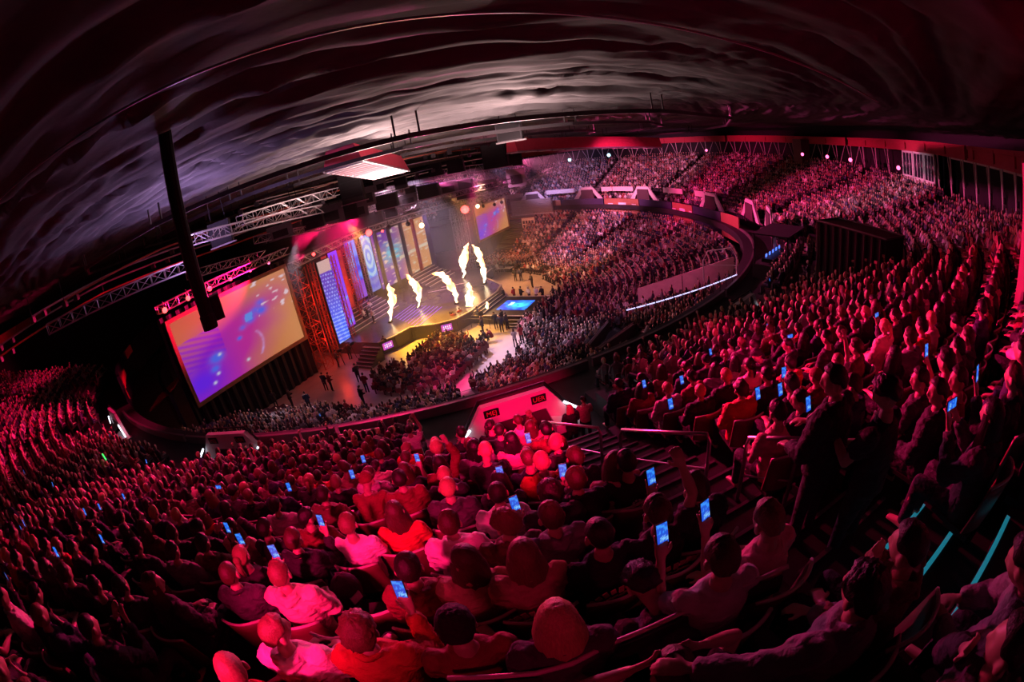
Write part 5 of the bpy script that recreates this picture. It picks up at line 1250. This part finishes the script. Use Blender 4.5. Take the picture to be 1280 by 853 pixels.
def near_wall(x, y):
    for x0, y0, x1, y1 in WALLS:
        dx, dy = x1 - x0, y1 - y0; f = ((x - x0) * dx + (y - y0) * dy) / (dx * dx + dy * dy)
        if -.05 < f < 1.05:
            qx, qy = x0 + dx * f, y0 + dy * f; d = math.hypot(x - qx, y - qy)
            if d < .45 or (d < 1.9 and math.hypot(x, y) < math.hypot(qx, qy)): return True
    qx = sum(w[0] + w[2] for w in WALLS[2:]) / 4; qy = sum(w[1] + w[3] for w in WALLS[2:]) / 4
    return math.hypot(x - qx, y - qy) < 1.7
FRB = [(-123, 26.5), (-113, 26), (-110, 24.2), (-106, 22.2), (-96, 22.4), (-92, 24.6), (-85, 23.1), (-79, 21.6), (-72, 20.5), (-61, 18.5), (-48, 16.5), (-26, 15.2), (0, 15.8), (78, 16)]
def front(a): return float(np.interp(a, [q[0] for q in FRB], [q[1] for q in FRB]))
VOM = []                                               # stairways cut into the lower tier
for k in range(NLO):
    R = LR0 + (k + .5) * DR; da = math.degrees(.56 / R); a = -122
    while a < 77:
        a += da
        if aisle_d(R, a) < .65: continue
        x, y, z = P(R, a, zlow(R)); rel = Vector((x - CX, y - CY)); u = .872 * rel.x - .49 * rel.y
        if u < .3 or R < front(a): continue
        if u < 14.7 and abs(.49 * rel.x + .872 * rel.y) < 3.4: continue
        if near_wall(x, y): continue
        if rs.random() < .04: continue
        crowd.append(((x, y, z), face(x, y))); seats.append(((x, y, z), face(x, y, 0)))
stand = []
def floor_block(u0, u1, v0, v1, su, sv, keep, dens=.93):
    u = u0
    while u < u1:
        v = v0
        while v < v1:
            if keep(u, v) and rs.random() < dens:
                p = S(u + rs.uniform(-.08, .08), v + rs.uniform(-.08, .08), 0); crowd.append(((p.x, p.y, 0), face(p.x, p.y, .35))); seats.append(((p.x, p.y, 0), face(p.x, p.y, 0)))
            v += sv
        u += su
floor_block(4.0, 13.2, -16.9, -6.6, .85, .55, lambda u, v: u > 6.4 + (min(0, v + 12) * .85 if v > -14.8 else -2.4 + (-14.8 - v) * 1.2) and v < -6.6 - max(0, u - 9.2) * .58 and math.hypot(u, v) < 19.6 and not (-11.9 < v < -11.4))
floor_block(-3, 15, 18, 32, .85, .55, lambda u, v: math.hypot(u, v) > 0 and (math.hypot(u, v) < 30) and not (v < 19.5 and u > 6))
a = -62
while a < 30:
    for R in (14.6, 15.3, 16.0, 16.7):
        p = P(R + rs.uniform(-.15, .15), a + rs.uniform(-.7, .7)); rel = (p.x - CX, p.y - CY); u = .872 * rel[0] - .49 * rel[1]
        if R > front(a) - 1.3 and R < front(a) + .2 and u > 14.5 and rs.random() < .85: stand.append(((p.x, p.y, 0), face(p.x, p.y, .5)))
    a += 2.1
scatter('seated_crowd', crowd, CSIT, 'dense seated crowd filling the tiers and floor beyond the nearest rows', 'crowd')
scatter('standing_crowd', stand, CSTAND, 'packed standing crowd round the low forestage', 'crowd')
scatter('seat_rows', seats, CSEAT, 'rows of dark red plastic seats mostly hidden under the crowd', 'seats')

# ---- staff and stage people, one by one (feet pixel)
FLR = [(409, 489, 'staff member in black standing on the pale floor, left one of a close pair'), (416, 489, 'staff member in black standing on the pale floor, right one of a close pair'), (347, 511, 'person standing at the left end of the floor by the red barrier'), (367, 510, 'person in white shoes standing right of the red barrier'), (389, 514, 'person walking on the floor above the left floor seats'),
       (456, 508, 'person standing at the edge of the pink floor light'), (460, 491, 'person standing left end of the floor seat block'), (450, 478, 'second person at the left end of the floor seat block'), (424, 459, 'camera operator at the foot of the striped blue panel, left one'), (439, 450, 'camera operator at the foot of the striped blue panel, right one'), (484, 441, 'person beside the dark stage steps'),
       (621, 412, 'person on the orange floor in front of the forestage, leftmost of three'), (628, 416, 'person on the orange floor in front of the forestage, middle of three'), (635, 413, 'person on the orange floor in front of the forestage, right of three'), (656, 421, 'person in a pink shirt by the forestage side steps'), (661, 416, 'person behind the pink shirt by the side steps'), (666, 413, 'dark figure right of the side steps'), (600, 404, 'person carrying a lit yellow box before the stage front'), (605, 419, 'person standing at the right end of the floor seat block'),
       (616, 427, 'person crouching on the floor, right of the seat block'), (609, 428, 'second person crouching right of the seat block'), (578, 405, 'person by the fascia at the small pink screen'), (570, 410, 'camera operator before the stage front, centre'), (652, 352, 'person on the orange floor behind the forestage, left'), (666, 360, 'person on the orange floor behind the forestage, right'), (645, 352, 'person at the small table behind the forestage')]
for i, (x, y, lab) in enumerate(FLR):
    p = at_z(x, y, 0.0); crouch = 'crouch' in lab
    c = CL['pink'] if 'pink shirt' in lab else CL[rs.choice(['black', 'charcoal', 'navy', 'black', 'maroon'])]
    q = S(0, .5) - p
    t = person(None, 'lean' if crouch else rs.choice(['stand_staff', 'stand_phone']), rs.choice(['short', 'crop', 'curly']), 'jacket', c, HC['dark'], lab, 'people standing on the arena floor', False, frame((q.x, q.y)) + rs.uniform(-1, 1), root=p, scale=1.04)
    if i in (22, 8, 9):
        cp = p + (q.normalized() * .5); cam_t = empty('broadcast_camera', cp, frame((q.x, q.y)), 'broadcast camera on a tripod %s' % {22: 'before the stage front', 8: 'at the foot of the striped panel, left one', 9: 'at the foot of the striped panel, right one'}[i], 'camera', 'broadcast cameras')
        MB().box((0, .1, 1.5), (.22, .5, .28)).build('camera_body', BLACK, cam_t); MB().tube([(0, .35, 1.5), (0, .62, 1.5)], .08, 8).build('lens', GREY, cam_t)
        for k in range(3): MB().tube([(0, 0, 1.35), (.4 * math.cos(k * 2.1), .4 * math.sin(k * 2.1), 0)], .025, 5).build('leg', BLACK, cam_t)
for i, (x, y, lab) in enumerate([(452, 400, 'performer at the left end of the stage, nearest the LED panel'), (457, 404, 'second performer at the left end of the stage'), (462, 402, 'third performer at the left end of the stage'), (468, 404, 'fourth performer, right side of the left stage group'), (455, 393, 'performer at the back of the left stage group'), (465, 393, 'performer in pale top at the back of the left group')]):
    p = at_z(x, y, 1.37); person(None, 'stand_staff', 'short', 'hoodie', CL[['navy', 'white', 'black', 'pale grey', 'pink', 'white'][i]], HC['dark'], lab, 'performers on the stage left', False, -.8 + .3 * i - 1, root=p)
for i, (u, v, lab) in enumerate([(8.3, 3.6, 'dark figure at the back left corner of the forestage'), (9.5, 3.8, 'figure in red at the back edge of the forestage'), (10.3, 3.9, 'dark figure between the red and white figures'), (11.3, 3.9, 'figure in a white cap behind the blue floor screen'), (12.2, 3.8, 'small dark figure right of the white cap'), (12.9, 3.9, 'dark figure near the back right edge of the forestage'), (14.2, 4.0, 'dark figure at the back right corner of the forestage'), (8.9, -2.9, 'figure at the front left corner of the forestage by the flame'), (11.4, -3.0, 'figure at the middle of the forestage front edge'), (14.0, -3.0, 'figure at the right front corner of the forestage')]):
    p = S(u, v, 0); person(None, 'stand_staff', 'cap' if 'cap' in lab else 'short', 'jacket', CL['red'] if 'in red' in lab else CL['white'] if 'white cap' in lab else CL['black'], CL['white'] if 'cap' in lab else HC['dark'], lab, 'people round the forestage', False, rs.uniform(0, 6), root=p)

# yellow box, table, barriers
t = empty('equipment_table', S(2.5, 15.5, 0), SROT, 'small white-topped equipment table on the orange floor behind the forestage', 'table')
MB().box((0, 0, .76), (2.4, .9, .06)).build('table_top', WHITE, t)
for sx in (-1, 1):
    for sy in (-1, 1): MB().tube([(sx * 1.1, sy * .38, 0), (sx * 1.1, sy * .38, .74)], .03, 5).build('leg', BLACK, t)
tb = empty('monitor_case', S(2.2, 15.4, .79), SROT, 'dark monitor case standing on the white-topped table', 'case')
MB().box((0, 0, .2), (.7, .4, .4)).build('case_body', BLACK, tb); MB().box((.0, -.21, .2), (.6, .02, .3)).build('front_panel', GREY, tb)
def barrier(p0, p1, h, m, label, grp, n=3):
    t = empty('crowd_barrier', p0, 0, label, 'railing', grp); up = Vector((0, 0, h))
    part(MB().tube([p0 + up, p1 + up], .035, 6), 'top_rail', m, t); part(MB().tube([p0 + up * .5, p1 + up * .5], .02, 5), 'middle_rail', m, t)
    for k in range(n): q = p0.lerp(p1, k / (n - 1)); part(MB().tube([q, q + up], .03, 6), 'post', m, t)
barrier(at_z(337, 499, 0), at_z(375, 474, 0), 1.0, mat('red_rail', (.7, .04, .08), .4), 'red barrier rail at the left end of the floor under the big screen', None, 3)
barrier(at_z(520, 425, 0), at_z(548, 416, 0), 1.0, DTRUSS, 'thin dark barrier in front of the stage, left one', 'thin barriers before the stage')
barrier(at_z(548, 416, 0), at_z(590, 410, 0), 1.0, DTRUSS, 'thin dark barrier in front of the stage, centre one', 'thin barriers before the stage')
barrier(at_z(590, 410, 0), at_z(637, 412, 0), 1.0, DTRUSS, 'thin dark barrier in front of the stage, right one', 'thin barriers before the stage')
# pale lamp stands under the big screen's lower edge
for k, (x, y) in enumerate([(272, 525), (296, 518), (304, 512), (312, 507)]):
    p = at_z(x, y, 0); t = empty('lamp_stand', p, 0, 'warm-lit small lamp stand under the big screen, %s from the left' % ORD[k + 1], 'lamp', 'lamp stands under the big screen')
    part(MB().tube([p, p + V(0, 0, 1.2)], .03, 5), 'pole', BLACK, t); part(MB().ball(p + V(0, 0, 1.35), (.10, .10, .22), 8, 6), 'lamp_head', mat('warm_shade', (.9, .6, .35), .5, emit=(1, .5, .25), strength=.9), t, True)
    part(MB().tube([p, p + V(0, 0, .04)], .22, 8), 'base', BLACK, t)

# ---- railing down the stairs, near the camera
RL = lambda R, off=.0, z=0: P(R, AISLE0 + .15, zup(R) + z)
segs = [(43.4, 45.7, 'lower railing segment beside the landing'), (46.0, 47.9, 'middle railing segment down the dark stairs'), (48.3, 49.3, 'nearest railing segment beside the standing staff member')]
segs = [((676, 527), (750, 535), segs[0][2]), ((775, 537), (888, 543), segs[1][2]), ((935, 547), (1001, 549), segs[2][2])]
for (x0, y0), (x1, y1), lab in segs:
    p0, p1 = hit(x0, y0, 1.0), hit(x1, y1, 1.0); t = empty('stair_railing', p0 - V(0, 0, 1), 0, lab, 'railing', 'railing segments down the near stairs')
    dn = V(0, 0, -1.0)
    part(MB().tube([p0 + dn, p0 + dn * .1, p0.lerp(p1, .03), p0.lerp(p1, .5), p0.lerp(p1, .97), p1 + dn * .1, p1 + dn], .024, 8), 'top_rail', RAILM, t, True)
    part(MB().tube([p0 + dn * .5, p1 + dn * .5], .014, 6), 'middle_rail', RAILM, t)
    for f in (0, 1): part(MB().tube([p0.lerp(p1, f) + dn * .99, p0.lerp(p1, f) + dn * .95], .06, 8), 'foot_plate', RAILM, t)
# stairs in the aisles
NOS = mat('step_nosing', (.10, .09, .10), .5)
CY_N = mat('lit_nosing', (.1, .5, .6), .4, emit=(.02, .36, .50), strength=.4)
for i, a in enumerate(AISLES):
    if not (A_MIN < a < A_MAX): continue
    near = abs(a - AISLE0) < 1; t = empty('stairs', P(UR0, a, zup(UR0)), 0, 'radial stair flight of the upper tier, %s clockwise from the far left' % ORD[i + 1] if not near else 'dark radial stairs with the railing, beside the camera', 'stairs', 'stairs of the upper tier')
    allb = MB(); nb = MB()
    for k in range(14 if near else 0, NUP * 2):
        R = UR0 + k * DR / 2 + DR / 4; z = zup(UR0 + (k // 2 + .5) * DR) + (0.0 if k % 2 == 0 else .2)
        w_ = math.degrees(.62 / R)
        if near:
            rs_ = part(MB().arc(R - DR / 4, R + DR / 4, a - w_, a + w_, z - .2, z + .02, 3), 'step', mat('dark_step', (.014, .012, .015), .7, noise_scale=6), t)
            part(MB().arc(R - DR / 4 - .01, R - DR / 4 + .03, a - w_, a + w_, z + .0, z + .035, 3), 'nosing', CY_N if R > 50.2 else NOS, rs_)
        else: allb.arc(R - DR / 4, R + DR / 4, a - w_, a + w_, z - .2, z + .02, 3); nb.arc(R - DR / 4 - .01, R - DR / 4 + .05, a - w_, a + w_, z + .02, z + .03, 3)
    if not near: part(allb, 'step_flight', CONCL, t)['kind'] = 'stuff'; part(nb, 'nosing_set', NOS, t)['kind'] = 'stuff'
for i, a in enumerate(AISLES):
    if not (-121 < a < 50) or abs(a + 56.3) < 1: continue
    t = empty('stairs', P(LR0, a, zlow(LR0)), 0, 'radial stair flight of the lower tier, %s clockwise from the left end' % ORD[i + 1], 'stairs', 'stairs of the lower tier'); b = MB()
    for k in range(17, NLO * 2):
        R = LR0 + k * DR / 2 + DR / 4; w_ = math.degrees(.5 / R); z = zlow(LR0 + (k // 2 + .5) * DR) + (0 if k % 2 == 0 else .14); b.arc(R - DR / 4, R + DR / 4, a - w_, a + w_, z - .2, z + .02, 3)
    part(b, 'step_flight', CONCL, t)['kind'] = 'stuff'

# LED strip rail, beige stair walls in the lower tier
p0, p1 = at_z(783, 388, 7.5), at_z(922, 343, 7.5)
R0, a0 = pol(p0.x, p0.y); R1, a1 = pol(p1.x, p1.y)
t = empty('light_rail', p0, 0, 'long pale light strip on a rail between the tiers, right of centre', 'light strip')
for k in range(14):
    f0, f1 = k / 14, (k + .86) / 14
    q0 = P(R0 + (R1 - R0) * f0, a0 + (a1 - a0) * f0, 7.5); q1 = P(R0 + (R1 - R0) * f1, a0 + (a1 - a0) * f1, 7.5)
    part(MB().tube([q0, q1], .035, 5), 'light_tube', mat('strip_light', (.7, .7, .8), .4, emit=(.62, .60, 1), strength=1.4), t)
    part(MB().tube([q0, q0 - V(0, 0, .9)], .025, 4), 'post', BLACK, t)
# tall hoop at the strip's right end
q = at_z(921, 345, 7.2); t = empty('rail_hoop', q, 0, 'tall pale hoop rail at the right end of the light strip', 'railing')
q2 = P(pol(q.x, q.y)[0] - 2.4, pol(q.x, q.y)[1], 7.4)
part(MB().tube([q, q + V(0, 0, 1.3), q.lerp(q2, .15) + V(0, 0, 1.8), q.lerp(q2, .85) + V(0, 0, 1.3), q2 + V(0, 0, .6), q2 - V(0, 0, .8)], .05, 6), 'hoop', WHITE, t); part(MB().tube([q + V(0, 0, .7), q2 + V(0, 0, .3)], .03, 5), 'cross_rail', WHITE, t)
# dark sound desk platform below the rightmost arches
c = hit(975, 335, .3, lambda R: 7.0); 
t = empty('sound_platform', Vector((c.x, c.y, 6.9)), .6, 'dark sound desk platform with small blue lights right of the hoop rail', 'platform')
MB().box((0, 0, .5), (4.2, 2.6, 1.0)).build('riser', BLACKC, t); MB().box((0, .3, 1.25), (3.6, .9, .25)).build('mixing_desk', BLACK, t)
for k in range(5): MB().box((-1.4 + k * .7, .55, 1.5), (.28, .04, .2)).build('monitor', mat('blue_monitor', (.1, .2, .6), .3, emit=(.08, .2, 1), strength=1.6), t)
for sx in (-1, 1):
    for sy in (-1, 1): MB().tube([(sx * 2, sy * 1.2, 1), (sx * 2, sy * 1.2, 3.0)], .05, 6).build('post', BLACK, t)
MB().box((0, 0, 3.0), (4.2, 2.6, .08)).build('roof_panel', BLACKC, t)
# black draped box above the right-hand crowd
TL, TR_, BL_ = (1022, 276), (1108, 292), (1018, 333)
d = 20.0; A = at_d(*TL, d); B = at_d(*TR_, d - 2.2); zb = at_d(*BL_, d).z; dv = B - A; dv.z = 0; n_ = Vector((-dv.y, dv.x, 0)).normalized() * 1.6
if n_.dot(A) < 0: n_ = -n_
t = empty('draped_box', Vector(((A.x + B.x) / 2, (A.y + B.y) / 2, zb)), 0, 'large black draped box standing among the right-hand crowd', 'box')
lo = [Vector((q.x, q.y, zb - 1.2)) for q in (A, B, B + n_, A + n_)]; hi_ = [Vector((q.x, q.y, A.z)) for q in (A, B, B + n_, A + n_)]
part(MB().hexa(lo + hi_), 'drape', BLACKC, t)
for k in range(9):
    f = (k + .5) / 9; q = lo[0].lerp(lo[1], f); part(MB().tube([q - n_ * .02, Vector((q.x, q.y, A.z - .05)) - n_ * .02], .07, 5), 'drape_fold', BLACKC, t)
for i in range(4): part(MB().tube([hi_[i], hi_[(i + 1) % 4]], .05, 5), 'edge_rail', DTRUSS, t)
part(MB().tube([lo[0], hi_[0]], .07, 5), 'corner_post', mat('dim_post', (.12, .08, .10), .5), t)
# sector sign with the letter N
p = at_z(452, 547, 7.9); R_, a_ = pol(p.x, p.y)
t = empty('sector_sign', P(R_, a_, 6.9), D(a_), 'pale red-lit sector sign with a black letter N in the middle left', 'sign')
part(MB().arc(R_ - .05, R_, a_ - 1.25, a_ + 1.25, 7.15, 8.15, 1), 'sign_board', WHITE, t)
text_mesh('N', .62, BLACK, 'letter', t, P(R_ + .02, a_ + .1, 7.75), D(a_) + math.pi / 2, .008); text_mesh('J', .42, BLACK, 'letter', t, P(R_ + .02, a_ + .75, 7.4), D(a_) + math.pi / 2, .008)
for s in (-1, 1): part(MB().tube([P(R_, a_ + s, 6.8), P(R_, a_ + s, 7.3)], .03, 5), 'post', BLACK, t)
# green glow stick
p = hit(131, 572, 1.35); t = empty('glow_stick', p, 0, 'small green glow stick held up in the left crowd', 'glow stick')
part(MB().tube([p - V(0, 0, .12), p + V(-.05, 0, .16)], .03, 6), 'stick', mat('green_glow', (.1, .8, .2), .4, emit=(.05, 1, .15), strength=2), t); part(MB().tube([p - V(0, 0, .2), p - V(0, 0, .12)], .025, 6), 'handle', BLACK, t)

# stage haze
b = MB(); b.hexa([S(u, v, z) for z in (.05, 15.5) for u, v in ((-8.5, -17), (13, -17), (13, 32), (-8.5, 32))])
hm = bpy.data.materials.new('haze'); hm.use_nodes = True; n_ = hm.node_tree; n_.nodes.remove(n_.nodes['Principled BSDF']); vs_ = n_.nodes.new('ShaderNodeVolumeScatter'); vs_.inputs['Density'].default_value = .0062; vs_.inputs['Anisotropy'].default_value = .2
n_.links.new(vs_.outputs[0], n_.nodes['Material Output'].inputs['Volume'])
tag(b.build('haze', hm), 'thin smoke haze hanging over the stage', 'haze', kind='stuff')

# empty seats and a bag among the near rows
for k, (x, y) in enumerate([(432, 770), (470, 745), (402, 800), (540, 668), (610, 735), (240, 765), (200, 748)]):
    p = hit(x, y, .8)
    if all((p.x - hx) ** 2 + (p.y - hy) ** 2 > .12 for hx, hy in hand): seat(Vector((p.x, p.y, p.z - .8)), frame(((S(1, .5) - p).x, (S(1, .5) - p).y)), 'empty curved seat in the near rows, %s of the empty ones' % ordw(k + 1))
p = hit(436, 742, .62); bg = empty('backpack', p - V(0, 0, .16), 1.0, 'dark backpack with a pale label standing on an empty seat', 'bag')
BG = mat('bag_cloth', (.03, .025, .03), .7, noise_scale=20, bump=.3)
m_ = MB(); m_.ball((0, 0, .2), (.16, .11, .23), 14, 10); m_.build('bag_body', BG, bg, True)
MB().box((0, -.105, .17), (.12, .03, .09)).build('pale_label', PRINT, bg); MB().tube([(-.05, -.02, .42), (0, -.02, .48), (.05, -.02, .42)], .012, 5).build('handle', BG, bg)
for q in (-1, 1): MB().tube([(q * .08, .10, .38), (q * .1, .15, .25), (q * .08, .11, .06)], .014, 5).build('strap', BG, bg)

# curved backrest rail of the row right under the camera
pts = [hit(x, y, .95) for x, y in ((560, 848), (620, 846), (670, 842), (715, 830), (760, 806), (810, 786), (860, 762), (900, 742), (950, 724), (985, 708))]
t = empty('row_rail', pts[4] - V(0, 0, .95), 0, 'long curved pink-lit rail behind the bottom row, under the bent person', 'railing')
part(MB().tube(pts, .016, 6), 'rail', mat('rim_highlight', (.55, .45, .45), .35), t, True)  # same pale tone for light caught along the joined seat-back tops
part(MB().tube([p - V(0, 0, .16) for p in pts], [(.10, .012)] * len(pts), 6), 'shell_edge', SEATD, t)
for p in pts[1::3]: part(MB().tube([p, p - V(0, 0, .95)], .02, 5), 'post', BLACK, t)
